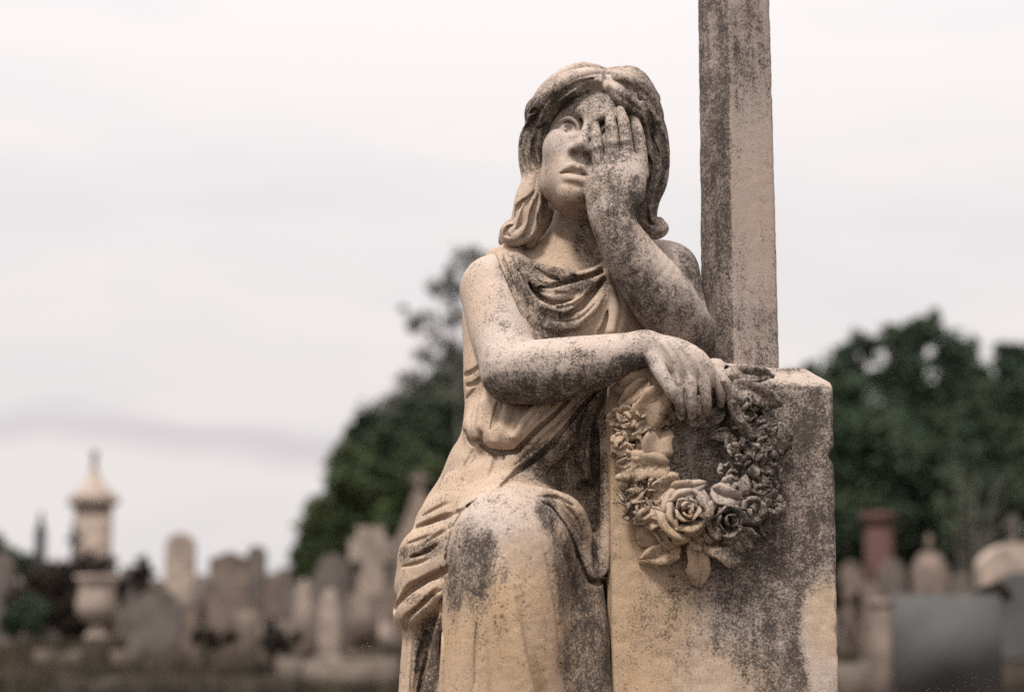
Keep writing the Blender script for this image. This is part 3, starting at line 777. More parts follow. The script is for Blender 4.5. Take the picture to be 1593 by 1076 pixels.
warm = 0.52 + blobs(gv, [pb(780, 990, 200, 130, 120, 0.35), pb(790, 790, 220, 70, 36, -0.38, 100), pb(740, 850, 220, 50, 60, -0.3, 100), pb(860, 450, 60, 70, 60, -0.12)])
from_arrays('robe', gv, gf, M_STATUE, statue, attrs={'stain_shade': stain_shade, 'warm': warm})

# ================================================================== PEDESTAL BLOCK
PW = 112                                        # depth of its front face
px0, px1 = P(950, 850, PW)[0], P(1301, 850, PW)[0]
pyf = P(1100, 850, PW)[1]; pyb = pyf + 0.36
pz1 = P(1250, 572, PW - 34)[2]; pzf = P(1250, 604, PW)[2]
block = empty('pedestal_block', ((px0 + px1) / 2, pyf + 0.18, PLINTH_TOP),
              'lichen-stained upright sandstone block that the mourning woman leans her elbow on', 'pedestal')
lo = np.array([px0 - 0.03, pyf - 0.03, PLINTH_TOP - 0.01]); hi = np.array([px1 + 0.02, pyb + 0.02, pz1 + 0.02])
K = Vol(lo, hi, 0.0038)
c = np.array([(px0 + px1) / 2, (pyf + pyb) / 2, (PLINTH_TOP + pz1) / 2])
K.box(c, [(px1 - px0) / 2, (pyb - pyf) / 2, (pz1 - PLINTH_TOP) / 2], rnd=0.006, k=0.002)
def cut(p, nrm, size=0.3, k=0.004):
    nrm = np.array(nrm, dtype=float); nrm /= np.linalg.norm(nrm)
    t = np.cross(nrm, [0.12, 0.3, 0.9]); t /= np.linalg.norm(t); b = np.cross(nrm, t)
    K.box(np.array(p) + nrm * size, [size, size * 2, size * 2], axes=[nrm, t, b], rnd=0.001, k=k, op='s')
dzc = pz1 - pzf
cut([0, pyf, pzf], [0, -dzc, 0.034 * 1.0])
cut([px1, pyf + 0.18, pz1 - 0.030], [0.030, 0, 0.042])
cut([px0, pyf + 0.18, pz1 - 0.03], [-0.03, 0, 0.05])
cut([px0 + 0.040, pyf, 0], [-0.55, -1, 0], k=0.006)                                    # bevelled left arris
K.chain([[px0 + 0.006, pyf + 0.026, PLINTH_TOP], [px0 + 0.007, pyf + 0.026, pz1 - 0.06]], [0.013, 0.012], k=0.004, n=20)   # roll beside it
K.ell([px1 + 0.002, pyf + 0.0, P(1297, 708, PW)[2]], [0.012, 0.06, 0.011], None, 0.0015, 's')                             # chipped notch
for q in range(26):
    zz = rng.uniform(PLINTH_TOP, pzf); K.ell([px1 + 0.001, pyf, zz], [rng.uniform(0.002, 0.005), 0.01, rng.uniform(0.004, 0.014)], None, 0.003, 's')
for q in range(14):
    xx = rng.uniform(1200, 1290); pp_ = P(xx, 604, PW); K.ell(pp_, [rng.uniform(0.004, 0.012), 0.005, rng.uniform(0.002, 0.005)], None, 0.003, 's')
kv, kf = K.mesh(); del K
kv = kv + ((smooth_noise(kv, 70, 11) - 0.5) * 0.0022)[:, None] * np.array([0.5, -1, 0.5])
stain_shade = 0.11 + blobs(kv, [pb(1240, 700, PW, 84, 130, 0.60), pb(1200, 880, PW, 74, 90, 0.52), pb(1170, 960, PW, 60, 90, 0.46), pb(1262, 820, PW, 44, 90, 0.56), pb(1215, 950, PW, 36, 100, 0.62),
                   pb(1215, 1050, PW, 36, 70, 0.62), pb(1085, 700, PW, 66, 80, 0.36), pb(1120, 890, PW, 70, 60, 0.36), pb(1040, 970, PW, 60, 70, 0.18), pb(1278, 985, PW, 30, 60, -0.35), pb(1286, 690, PW, 8, 80, -0.15), pb(1260, 586, PW, 60, 12, -0.42)])
stain_shade += 0.30 * (smooth_noise(kv * np.array([1, 1, 0.28]), 38, 77) - 0.5) * (stain_shade > 0.1)
warm = blobs(kv, [pb(1000, 950, PW, 80, 200, 0.9), pb(965, 800, PW, 30, 200, 0.8), pb(1285, 960, PW, 30, 60, 0.6), pb(1110, 1060, PW, 120, 60, 0.5)])
from_arrays('block', kv, kf, M_PED, block, attrs={'stain_shade': stain_shade, 'warm': warm})

# ================================================================== TAPERING SHAFT STANDING ON THE BLOCK
SW = 4
e0 = P(1139, 575, SW); eL = P(1091, 575, SW - 60)
base_z = pz1 - 0.004
fr = np.array([1.0, 0.66]); fr /= np.linalg.norm(fr)         # direction of the front face, going right and back
lf = np.array([-fr[1], fr[0]])                                # the left face, shade painted in, goes left and back
a_len = (P(1216, 575, SW - 40)[0] - e0[0]) / fr[0]
b_len = (eL[0] - e0[0]) / lf[0]
cxy = e0[:2] + fr * a_len / 2 + lf * b_len / 2
shaft = empty('stone_shaft', (cxy[0], cxy[1], base_z), 'tall tapering square sandstone shaft rising behind the seated mourning statue', 'pillar')
nz_s, z_top = 340, 3.0
rows = []
ring = []
m = 14
for (sx, sy, ex, ey) in ((-1, -1, 1, -1), (1, -1, 1, 1), (1, 1, -1, 1), (-1, 1, -1, -1)):
    for i in range(m):
        t = i / m
        ring.append((sx + (ex - sx) * t, sy + (ey - sy) * t))
ring = np.array(ring)
rr_ = np.abs(ring) ** 1
d4 = (np.abs(ring[:, 0]) ** 26 + np.abs(ring[:, 1]) ** 26) ** (1 / 26)
ring = ring / d4[:, None]
sv = []
zs = np.linspace(base_z, z_top, nz_s)
for z in zs:
    tp = 1 - 0.05 * (z - base_z) / 0.62
    lean = np.array([-0.0035, 0]) * (z - base_z)
    xy = cxy + lean + (ring[:, :1] * fr * a_len / 2 + ring[:, 1:] * lf * b_len / 2) * tp
    sv.append(np.hstack([xy, np.full((len(xy), 1), z)]))
sv = np.vstack(sv)
nn = 0.25 * (smooth_noise(sv, 40, 21) - 0.5) + 0.5 * (smooth_noise(sv, 130, 22) - 0.5)
cen = np.repeat(np.array([cxy]), len(sv), 0)
dirv = sv[:, :2] - cen; dirv /= np.linalg.norm(dirv, axis=1)[:, None]
edge = np.tile((np.abs(np.abs(ring[:, 0]) - 1) + np.abs(np.abs(ring[:, 1]) - 1) < 0.16).astype(float), nz_s)
chip = np.clip(smooth_noise(sv, 35, 23) - 0.62, 0, 1) * edge
sv[:, :2] += dirv * (nn * 0.0022 - chip * 0.007)[:, None]
L_ = len(ring)
sf = []
for j in range(nz_s - 1):
    for i in range(L_):
        sf.append((j * L_ + i, j * L_ + (i + 1) % L_, (j + 1) * L_ + (i + 1) % L_, (j + 1) * L_ + i))
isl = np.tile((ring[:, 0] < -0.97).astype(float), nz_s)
stain_shade = 0.19 + 0.37 * isl + 0.24 * (smooth_noise(sv * np.array([1, 1, 0.25]), 30, 24) - 0.5)  # whole left face darkened: stain plus its shade painted in
stain_shade += blobs(sv, [pb(1175, 530, 0, 60, 60, 0.16), pb(1170, 60, 0, 40, 120, 0.18), pb(1165, 290, 0, 20, 60, -0.14), pb(1185, 400, 0, 30, 80, -0.08)])
warm = 0.2 + blobs(sv, [pb(1180, 330, 0, 50, 120, 0.3)])
from_arrays('shaft', sv, sf, M_CROSS, shaft, attrs={'stain_shade': stain_shade, 'warm': warm})
# weathered pyramid cap above
ct = cxy
hw = 0.5 * (1 - 0.05 * (z_top - base_z) / 0.62)
capv = [[*(ct + s1 * fr * a_len * hw + s2 * lf * b_len * hw), z_top - 0.004] for s1, s2 in ((-1, -1), (1, -1), (1, 1), (-1, 1))] + [[ct[0], ct[1], z_top + 0.08]]
from_arrays('shaft_cap', capv, [(0, 1, 4), (1, 2, 4), (2, 3, 4), (3, 0, 4), (3, 2, 1, 0)], M_CROSS, shaft, smooth=False, attrs={'stain_shade': [0.3] * 5, 'warm': [0.2] * 5})

# ================================================================== PLINTH UNDER BOTH
plinth = empty('plinth', (0.22, 3.3, 0), 'broad stepped sandstone plinth under the seated statue', 'plinth')
def slab(name, x0, x1, y0, y1, z0, z1, mat, parent=None, bev=0.01, rz=0.0, attrs=None):
    bm = bmesh.new(); bmesh.ops.create_cube(bm, size=1.0)
    for v in bm.verts:
        v.co = Vector((x0 + (v.co.x + 0.5) * (x1 - x0), y0 + (v.co.y + 0.5) * (y1 - y0), z0 + (v.co.z + 0.5) * (z1 - z0)))
    bmesh.ops.bevel(bm, geom=list(bm.edges), offset=bev, segments=2, affect='EDGES', profile=0.6)
    v = np.array([list(q.co) for q in bm.verts]); bm.verts.index_update()
    f = [[q.index for q in p.verts] for p in bm.faces]; bm.free()
    return from_arrays(name, v, f, mat, parent, smooth=False)
slab('upper_step', -0.36, 0.74, 2.92, 3.72, 0.30, PLINTH_TOP, M_PED, plinth)
slab('lower_step', -0.52, 0.90, 2.76, 3.88, 0.0, 0.30, M_PED, plinth)

# ================================================================== WREATH OF FLOWERS UNDER HER HAND
WC = P(1090, 725, PW)
wreath = empty('flower_wreath', tuple(WC), 'carved stone wreath of roses, buds and leaves hanging below her drooping hand', 'wreath')
lo, hi = bounds(930, 1240, 555, 920, PW - 12, PW + 110)
W = Vol(lo, hi, 0.0021)
path = [(1014, 610), (990, 642), (988, 690), (1000, 742), (1016, 790), (1060, 815), (1120, 815), (1160, 788), (1178, 742), (1178, 690), (1164, 640), (1138, 602), (1112, 585)]
W.chain([P(u, v, PW + 14) for u, v in path], [Rr(27)] * len(path), k=0.006)
cp = catmull(np.array(path, dtype=float), 90)
for i in range(230):                                    # lumps and holes of the carved foliage
    u, v = cp[rng.integers(0, len(cp))] + rng.normal(0, 15, 2)
    W.ell(P(u, v, PW + rng.uniform(14, 40)), np.array([rng.uniform(5, 12), rng.uniform(4, 8), rng.uniform(5, 12)]) / PPM, None, 0.002)
for i in range(190):
    u, v = cp[rng.integers(0, len(cp))] + rng.normal(0, 15, 2)
    W.ell(P(u, v, PW + rng.uniform(24, 46)), np.array([rng.uniform(4, 8), 20, rng.uniform(4, 8)]) / PPM, None, 0.002, 's')
wv, wf = W.mesh(); del W
def wreath_attr(v):
    st = 0.15 + blobs(v, [pb(1190, 700, PW, 60, 120, 0.46), pb(1150, 830, PW, 60, 40, 0.66), pb(1130, 640, PW, 50, 40, 0.40), pb(1190, 600, PW, 60, 50, 0.40), pb(1100, 830, PW, 40, 30, 0.3), pb(985, 760, PW, 30, 40, 0.18), pb(1060, 650, PW, 40, 20, 0.4)])
    wa = blobs(v, [pb(1000, 680, PW, 70, 140, 0.7), pb(1050, 850, PW, 80, 60, 0.8)])
    return {'stain_shade': st, 'warm': wa}
from_arrays('carved_foliage', wv, wf, M_PED, wreath, attrs=wreath_attr(wv))

def worn(v, seed=41):
    return v + np.stack([smooth_noise(v, 95, seed + i) - 0.5 for i in range(3)], 1) * 0.0075 + np.stack([smooth_noise(v, 300, seed + 5 + i) - 0.5 for i in range(3)], 1) * 0.0018
def shell(grid, thick, nrm_hint):
    """closed sheet from a (n, m, 3) grid of points"""
    n, m_ = grid.shape[:2]
    du = np.gradient(grid, axis=0); dv = np.gradient(grid, axis=1)
    nr = np.cross(du, dv); nr /= np.maximum(np.linalg.norm(nr, axis=2), 1e-9)[..., None]
    if (nr * nrm_hint).sum(2).mean() < 0: nr = -nr
    top = grid + nr * thick / 2; bot = grid - nr * thick / 2
    v = np.vstack([top.reshape(-1, 3), bot.reshape(-1, 3)])
    o = n * m_; f = []
    for i in range(n - 1):
        for j in range(m_ - 1):
            a, b, c_, d = i * m_ + j, (i + 1) * m_ + j, (i + 1) * m_ + j + 1, i * m_ + j + 1
            f.append((a, b, c_, d)); f.append((o + d, o + c_, o + b, o + a))
    edge = [(i, 0) for i in range(n)] + [(n - 1, j) for j in range(1, m_)] + [(i, m_ - 1) for i in range(n - 2, -1, -1)] + [(0, j) for j in range(m_ - 2, 0, -1)]
    for q in range(len(edge)):
        a = edge[q][0] * m_ + edge[q][1]; b = edge[(q + 1) % len(edge)]; b = b[0] * m_ + b[1]
        f.append((b, a, o + a, o + b))
    return v, f
CAMDIR = np.array([0, -1.0, -0.1])
def leaf(base, tip, width, lift=8, curl=6, fold=5, thick=4.0, blunt=0.0, name='leaf', parent=None):
    """leaf lying on the block from base (u,v,w) to tip (u,v,w); width in the same measure"""
    p0, p1 = P(*base), P(*tip)
    ax = p1 - p0; L0 = np.linalg.norm(ax); ax /= L0
    nr = CAMDIR - ax * CAMDIR.dot(ax); nr /= np.linalg.norm(nr)
    sd_ = np.cross(ax, nr)
    n, m_ = 11, 7
    g = np.zeros((n, m_, 3))
    for i in range(n):
        t = i / (n - 1)
        ww = (math.sin(math.pi * min(1, (t * (0.94 - 0.3 * blunt) + 0.05)) ** 0.8)) ** 0.75 * width / 2 / PPM
        for j in range(m_):
            s = (j / (m_ - 1)) * 2 - 1
            h = lift * math.sin(math.pi * t) - curl * t * t * abs(s) ** 1.5 + fold * abs(s) - (3.0 if j == m_ // 2 else 0) + 1.6 * math.sin(9 * t + 3 * s) * abs(s)
            g[i, j] = p0 + ax * L0 * t + sd_ * s * ww * (1 + 0.10 * math.sin(11 * t)) + nr * h / PPM
    v, f = shell(g, thick / PPM, nr); v = worn(v)
    return from_arrays(name, v, f, M_PED, parent or wreath, attrs=wreath_attr(v))
for (b_, t_, wd, kw) in [
    ((1024, 576, 150), (968, 616, 134), 58, dict(lift=12, blunt=0.9, fold=9)), ((1008, 590, 156), (962, 634, 138), 26, dict(lift=6, fold=8)),
    ((1036, 604, 162), (984, 668, 140), 50, dict(lift=10, blunt=0.5)),
    ((1030, 662, 134), (1016, 712, 146), 46, dict(lift=8, blunt=1.0, fold=9)),
    ((1042, 724, 146), (968, 722, 134), 44, dict(lift=14, blunt=0.8)),
    ((1058, 744, 150), (1008, 778, 140), 40, dict(lift=6, fold=10)),
    ((1040, 764, 148), (1098, 752, 156), 30, dict(lift=12, curl=10)), ((1106, 762, 156), (1158, 782, 150), 30, dict(lift=12, curl=10, fold=9)),
    ((1010, 806, 142), (1050, 862, 128), 16, dict(lift=4)),
    ((1058, 850, 132), (994, 872, 120), 34, dict(lift=6)),
    ((1030, 822, 122), (990, 842, 118), 44, dict(lift=4, fold=2)),
    ((1084, 836, 136), (1087, 914, 118), 38, dict(lift=10)),
    ((1070, 838, 140), (1104, 850, 132), 26, dict(lift=8)),
    ((1098, 838, 140), (1156, 862, 138), 46, dict(lift=14, blunt=0.9)),
    ((1196, 716, 136), (1214, 768, 124), 22, dict(lift=6)),
    ((1030, 606, 158), (1052, 640, 146), 26, dict(lift=8)), ((1022, 628, 156), (1048, 660, 140), 28, dict(lift=8, fold=9)), ((1040, 640, 150), (1010, 664, 144), 24, dict(lift=8)), ((1060, 640, 140), (1092, 662, 128), 22, dict(lift=6)), ((1128, 640, 146), (1098, 656, 130), 22, dict(lift=6)),
    ((1196, 662, 122), (1222, 702, 130), 46, dict(lift=10, blunt=0.6, fold=8)),
    ((1140, 598, 150), (1216, 630, 134), 34, dict(lift=14, curl=10)),
    ((1134, 578, 122), (1204, 586, 116), 26, dict(lift=16, curl=4)),
    ((1150, 640, 140), (1206, 650, 118), 30, dict(lift=4)),
    ((1138, 668, 138), (1106, 678, 128), 18, dict(lift=6)),
    ((1136, 674, 140), (1134, 704, 130), 18, dict(lift=6)),
    ((1150, 745, 146), (1120, 758, 132), 20, dict(lift=6)), ((1040, 640, 140), (1046, 668, 130), 24, dict(lift=6)), ((1008, 752, 140), (1040, 742, 136), 22, dict(lift=8)),
    ((1180, 800, 130), (1196, 836, 118), 22, dict(lift=6)),
    ((1150, 822, 150), (1178, 850, 124), 30, dict(lift=8)),
    ((968, 690, 134), (956, 716, 120), 20, dict(lift=6)),
    ((1176, 690, 146), (1158, 730, 140), 24, dict(lift=8))]:
    leaf(b_, t_, wd, **kw)

def petals(center, nrm, up, rings, name='rose', parent=None):
    """open rose: rings of cupped petals, outer ones rolled back"""
    root = bpy.data.objects.new(name, None); scene.collection.objects.link(root); root.parent = parent
    root.location = Vector(center - np.array(parent.location)); root.empty_display_size = 0.02
    nrm = nrm / np.linalg.norm(nrm); xx = np.cross(up, nrm); xx /= np.linalg.norm(xx); yy = np.cross(nrm, xx)
    for (cnt, r0, r1, h0, h1, wid, ph, roll) in rings:
        for q in range(cnt):
            a0 = ph + 2 * math.pi * q / cnt + rng.uniform(-0.15, 0.15)
            n, m_ = 7, 9
            g = np.zeros((n, m_, 3))
            rj = rng.uniform(0.84, 1.12); hj = rng.uniform(-2.5, 2.5); tl = rng.uniform(-0.35, 0.35)
            for i in range(n):
                t = i / (n - 1)
                for j in range(m_):
                    s = j / (m_ - 1) * 2 - 1
                    edge_drop = (1 - abs(s) ** 2.6 * 0.35 * t)
                    r = (r0 + (r1 - r0) * (t ** 0.8)) * rj
                    h = h0 + (h1 - h0) * math.sin(t * math.pi / 2) * edge_drop - roll * max(0, t - 0.72) ** 2 * 12
                    r += roll * max(0, t - 0.6) ** 2 * 5
                    a = a0 + s * wid * (0.55 + 0.45 * t)
                    h += (hj + tl * s * 12) * t
                    g[i, j] = center + (xx * math.cos(a) * r + yy * math.sin(a) * r + nrm * h) / PPM
            v, f = shell(g, 3.4 / PPM, nrm); v = worn(v, 61)
            from_arrays('petal', v, f, M_PED, root, attrs=wreath_attr(v))
    return root
rn = np.array([0.05, -1, 0.18])
petals(P(1067, 796, 160), rn, np.array([0, 0, 1.0]), [
    (1, 2, 5, 2, 22, 2.2, 0.5, 0), (3, 5, 10, 0, 22, 1.0, 0.3, 0), (4, 10, 18, -2, 20, 0.9, 0.9, 1), (4, 15, 28, -6, 15, 0.95, 0.2, 3), (4, 20, 38, -14, 6, 0.9, 0.9, 6)], 'rose', wreath)
petals(P(1130, 808, 152), rn + np.array([0.25, 0, -0.25]), np.array([0, 0, 1.0]), [
    (1, 2, 5, 2, 22, 2.2, 0.5, 0), (3, 5, 11, 0, 20, 1.1, 1.3, 0), (4, 11, 20, -4, 16, 0.95, 0.4, 2), (5, 16, 31, -12, 6, 0.8, 0.1, 4)], 'rose', wreath)
petals(P(1169, 792, 150), rn + np.array([0.1, 0, -0.3]), np.array([0, 0, 1.0]), [(5, 5, 17, -14, 10, 0.8, 0.2, 4), (1, 3, 6, -6, 4, 2.4, 0, 0)], 'bell_flower', wreath)
petals(P(1200, 782, 140), rn + np.array([0.5, 0, -0.2]), np.array([0, 0, 1.0]), [(5, 4, 15, -10, 9, 0.8, 0.6, 3), (1, 3, 6, -6, 4, 2.4, 0, 0)], 'bell_flower', wreath)
for (u, v, w, r) in ((957, 650, 140, 13), (968, 668, 136, 11), (977, 706, 140, 12), (981, 752, 144, 14), (974, 776, 138, 12), (994, 794, 140, 14), (978, 802, 130, 10), (1130, 730, 138, 11), (1138, 740, 142, 9), (1142, 704, 144, 10),
                     (1166, 676, 150, 10), (1158, 690, 150, 9), (1174, 705, 152, 13), (1196, 712, 142, 12), (1153, 716, 150, 10), (1040, 662, 138, 9)):
    petals(P(u, v, w), rn + rng.normal(0, 0.25, 3), np.array([0, 0, 1.0]), [(5, 2, r, -4, 6, 0.62, rng.uniform(0, 6), 1), (1, 1, 3, 0, 5, 2.6, 0, 0)], 'small_flower', wreath)
for (u, v, w, r) in [(*(cp[q] + rng.normal(0, 13, 2)), PW + rng.uniform(28, 44), rng.uniform(8, 13)) for q in (4, 9, 14, 18, 22, 26, 30, 34, 56, 59, 62, 65, 68, 71, 74, 77, 80)]:
    petals(P(u, v, w), rn + rng.normal(0, 0.35, 3), np.array([0, 0, 1.0]), [(5, 2, r, -4, 6, 0.62, rng.uniform(0, 6), 1), (1, 1, 3, 0, 5, 2.6, 0, 0)], 'small_flower', wreath)
for q in list(range(2, 40, 1)) + list(range(40, 88, 2)):                                     # small leaves all round the ring, pointing in and out
    u, v = cp[q]; a = math.atan2(v - 715, u - 1088) + rng.normal(0, 0.7) + (math.pi if rng.random() < 0.35 else 0)
    ln = rng.uniform(24, 40); w0 = PW + rng.uniform(20, 38)
    leaf((u, v, w0), (u + math.cos(a) * ln, v + math.sin(a) * ln, w0 + rng.uniform(-20, 2)), rng.uniform(16, 28), lift=rng.uniform(4, 12), curl=rng.uniform(2, 10), fold=rng.uniform(3, 10))
def bud(base, tip, r, name='bud', parent=None):
    p0, p1 = P(*base), P(*tip)
    ax = p1 - p0; L0 = np.linalg.norm(ax); ax /= L0
    xx = np.cross(ax, [0.1, 1, 0.2]); xx /= np.linalg.norm(xx); yy = np.cross(ax, xx)
    n, m_ = 9, 12; v = []; f = []
    for i in range(n):
        t = i / (n - 1); rr = r / PPM * (math.sin(math.pi * (0.08 + 0.90 * t)) ** 0.8) * (1.15 - 0.5 * t)
        for j in range(m_):
            a = 2 * math.pi * j / m_; q = rr * (1 + 0.14 * math.cos(3 * a + 2.5 * t))
            v.append(p0 + ax * L0 * t + (xx * math.cos(a) + yy * math.sin(a)) * q)
    for i in range(n - 1):
        for j in range(m_):
            f.append((i * m_ + j, i * m_ + (j + 1) % m_, (i + 1) * m_ + (j + 1) % m_, (i + 1) * m_ + j))
    f.append(tuple(range(m_))[::-1]); f.append(tuple((n - 1) * m_ + j for j in range(m_)))
    v = worn(np.array(v))
    return from_arrays(name, v, f, M_PED, parent or wreath, attrs=wreath_attr(v))
for b_, t_, r in [((1158, 770, 150), (1160, 736, 146), 13), ((1184, 768, 144), (1190, 730, 138), 13), ((1176, 742, 150), (1172, 712, 150), 11), ((1206, 770, 134), (1206, 742, 126), 10), ((1160, 700, 152), (1152, 672, 150), 9), ((1188, 690, 140), (1180, 660, 138), 12)]:
    bud(b_, t_, r)
# knobbly stem passing under her fingers
sp_ = catmull(np.array([P(*q) for q in [(1106, 574, 176), (1122, 588, 178), (1136, 608, 174), (1142, 634, 166), (1152, 656, 160), (1166, 676, 152)]]), 30)
V = Vol(sp_.min(0) - 0.025, sp_.max(0) + 0.025, 0.0019)
V.chain(sp_, [Rr(8.5)] * 30, n=30, k=0.003)
for i in range(0, 30, 1):
    V.ell(sp_[i] + rng.normal(0, 0.0045, 3), np.full(3, rng.uniform(0.003, 0.0062)), None, 0.002)
v_, f_ = V.mesh(); del V
from_arrays('stem', v_, f_, M_PED, wreath, attrs=wreath_attr(v_))

# ================================================================== GROUND
M_GROUND = plain_mat('dry_grass_and_gravel', (0.050, 0.038, 0.028), 0.5, 0.9, col2=(0.020, 0.017, 0.013), bump=0.6)
gx = np.concatenate([-np.geomspace(1500, 1, 40), np.geomspace(1, 1500, 40)])
gy = np.concatenate([[-30, -10], np.linspace(0, 60, 90), np.geomspace(62, 3000, 30)])
gxx, gyy = np.meshgrid(gx, gy, indexing='ij')
gp = np.stack([gxx.ravel(), gyy.ravel(), np.zeros(gxx.size)], 1)
gp[:, 2] = (smooth_noise(gp * 1.0, 0.5, 31) - 0.5) * 0.10 * np.clip((gp[:, 1] - 6) / 6, 0, 1) * (gp[:, 1] < 80) - 0.05
ngy = len(gy)
gf_ = [(i * ngy + j, (i + 1) * ngy + j, (i + 1) * ngy + j + 1, i * ngy + j + 1) for i in range(len(gx) - 1) for j in range(ngy - 1)]
tag(from_arrays('ground', gp, gf_, M_GROUND), kind='structure')

# ================================================================== GRAVEYARD BEYOND
S_PALE = plain_mat('pale_gravestone', (0.33, 0.262, 0.215), 0.45, 5.0)
S_GREY = plain_mat('grey_gravestone', (0.125, 0.104, 0.092), 0.5, 4.0)
S_MID = plain_mat('buff_gravestone', (0.155, 0.118, 0.096), 0.5, 5.0)
S_DARK = plain_mat('dark_stone', (0.022, 0.024, 0.027), 0.35, 4.0)
S_SLATE = plain_mat('dark_granite', (0.088, 0.086, 0.084), 0.2, 3.0, rough=0.95)
S_RED = plain_mat('terracotta', (0.088, 0.046, 0.038), 0.3, 5.0)
S_KERB = plain_mat('weathered_kerb', (0.046, 0.036, 0.028), 0.45, 2.5)
S_KERBP = plain_mat('pale_kerb', (0.150, 0.118, 0.095), 0.4, 2.5)

def gm(u, D):                       # ground position under photograph column u at distance D
    return Q(u, HORIZON, D)[0]
def mper(D): return D / F           # metres per photograph pixel
def hz_(v, D): return Q(CU, v, D)[2]

def extr(name, outline, depth, mat, parent, x, y, rot=0.0, bev=0.012, tilt=0.0):
    """flat stone cut to an outline (x, z) with real thickness, bevelled"""
    bm = bmesh.new()
    vs_ = [bm.verts.new((px_, -depth / 2, pz_)) for px_, pz_ in outline]
    f = bm.faces.new(vs_)
    r = bmesh.ops.extrude_face_region(bm, geom=[f])
    bmesh.ops.translate(bm, verts=[e for e in r['geom'] if isinstance(e, bmesh.types.BMVert)], vec=(0, depth, 0))
    bmesh.ops.recalc_face_normals(bm, faces=list(bm.faces))
    ed = [e for e in bm.edges if abs(e.verts[0].co.y - e.verts[1].co.y) < 1e-5]
    bmesh.ops.bevel(bm, geom=ed, offset=bev, segments=2, affect='EDGES')
    bm.transform(Matrix.Rotation(tilt, 4, 'Y'))
    bm.transform(Matrix.Rotation(rot, 4, 'Z'))
    v = np.array([list(q.co) for q in bm.verts]); bm.verts.index_update()
    fc = [[q.index for q in p.verts] for p in bm.faces]; bm.free()
    o = from_arrays(name, v, fc, mat, parent, smooth=False, origin=np.zeros(3))
    return o
def bx(name, sx, sy, z0, z1, mat, parent, x=0, y=0, bev=0.012, rot=0.0):
    return extr(name, [(x - sx / 2, z0), (x + sx / 2, z0), (x + sx / 2, z1), (x - sx / 2, z1)], sy, mat, parent, 0, 0, rot, bev) if y == 0 else \
        moved(extr(name, [(x - sx / 2, z0), (x + sx / 2, z0), (x + sx / 2, z1), (x - sx / 2, z1)], sy, mat, parent, 0, 0, rot, bev), (0, y, 0))
def moved(o, d):
    o.location = Vector(o.location) + Vector(d); return o
def lathe(name, prof, mat, parent, n=20, square=False, rot=0.0, smooth=True):
    """turned piece from (radius, z); square=True makes a four-sided one"""
    k = 4 if square else n
    v, f = [], []
    for r, z in prof:
        for i in range(k):
            a = 2 * math.pi * i / k + rot + (math.pi / 4 if square else 0)
            rr = r * (math.sqrt(2) if square else 1)
            v.append((rr * math.cos(a), rr * math.sin(a), z))
    for j in range(len(prof) - 1):
        for i in range(k):
            f.append((j * k + i, j * k + (i + 1) % k, (j + 1) * k + (i + 1) % k, (j + 1) * k + i))
    f.append(tuple(range(k))[::-1]); f.append(tuple((len(prof) - 1) * k + i for i in range(k)))
    return from_arrays(name, v, f, mat, parent, smooth=smooth and not square, origin=np.zeros(3))

def round_top(w, h, n=12, rise=None):
    rise = rise if rise is not None else w / 2
    o = [(-w / 2, 0), (w / 2, 0)]
    for i in range(n + 1):
        a = math.pi * i / n
        o.append((w / 2 * math.cos(a), h - rise + rise * math.sin(a)))
    return o
def gothic_top(w, h, n=8, rise=None):
    rise = rise or w * 0.75
    o = [(-w / 2, 0), (w / 2, 0)]
    for i in range(n + 1):
        t = i / n; o.append((w / 2 * (1 - t ** 1.7), h - rise + rise * math.sin(t * math.pi / 2)))
    for i in range(n - 1, -1, -1):
        t = i / n; o.append((-w / 2 * (1 - t ** 1.7), h - rise + rise * math.sin(t * math.pi / 2)))
    return o
def shoulder_top(w, h):
    o = [(-w / 2, 0), (w / 2, 0), (w / 2, h * 0.80), (w * 0.36, h * 0.80)]
    for i in range(9):
        a = math.pi * i / 8; o.append((w * 0.34 * math.cos(a), h * 0.82 + h * 0.18 * math.sin(a)))
    o += [(-w * 0.36, h * 0.80), (-w / 2, h * 0.80)]
    return o
def peak_top(w, h, rise):
    return [(-w / 2, 0), (w / 2, 0), (w / 2, h - rise), (0, h), (-w / 2, h - rise)]

def headstone(u0, u1, vtop, D, shape, mat, label, depth=0.14, rot=0.0, tilt=0.0, base=True, cat='gravestone', group=None, name='headstone', rise=None):
    w = (u1 - u0) * mper(D); h = hz_(vtop, D)
    r = empty(name, (gm((u0 + u1) / 2, D), D, -0.03), label, cat, group)
    h += 0.03
    hb = 0.22 if base else 0.0
    oc = {'round': round_top(w, h - hb, rise=rise), 'gothic': gothic_top(w, h - hb), 'shoulder': shoulder_top(w, h - hb), 'peak': peak_top(w, h - hb, rise or w * 0.35), 'flat': peak_top(w, h - hb, 0.001)[:3] + [(-w / 2, h - hb)]}[shape]
    t = extr('tablet', [(a, b + hb) for a, b in oc], depth, mat, r, 0, 0, rot, 0.012, tilt)
    if base:
        bx('base', w * 1.3, depth * 2.2, 0, hb, mat, r, rot=rot)
    return r
def cross_outline(w, h, t, arm_z):
    return [(-t / 2, 0), (t / 2, 0), (t / 2, arm_z - t / 2), (w / 2, arm_z - t / 2), (w / 2, arm_z + t / 2), (t / 2, arm_z + t / 2), (t / 2, h), (-t / 2, h), (-t / 2, arm_z + t / 2), (-w / 2, arm_z + t / 2), (-w / 2, arm_z - t / 2), (-t / 2, arm_z - t / 2)]

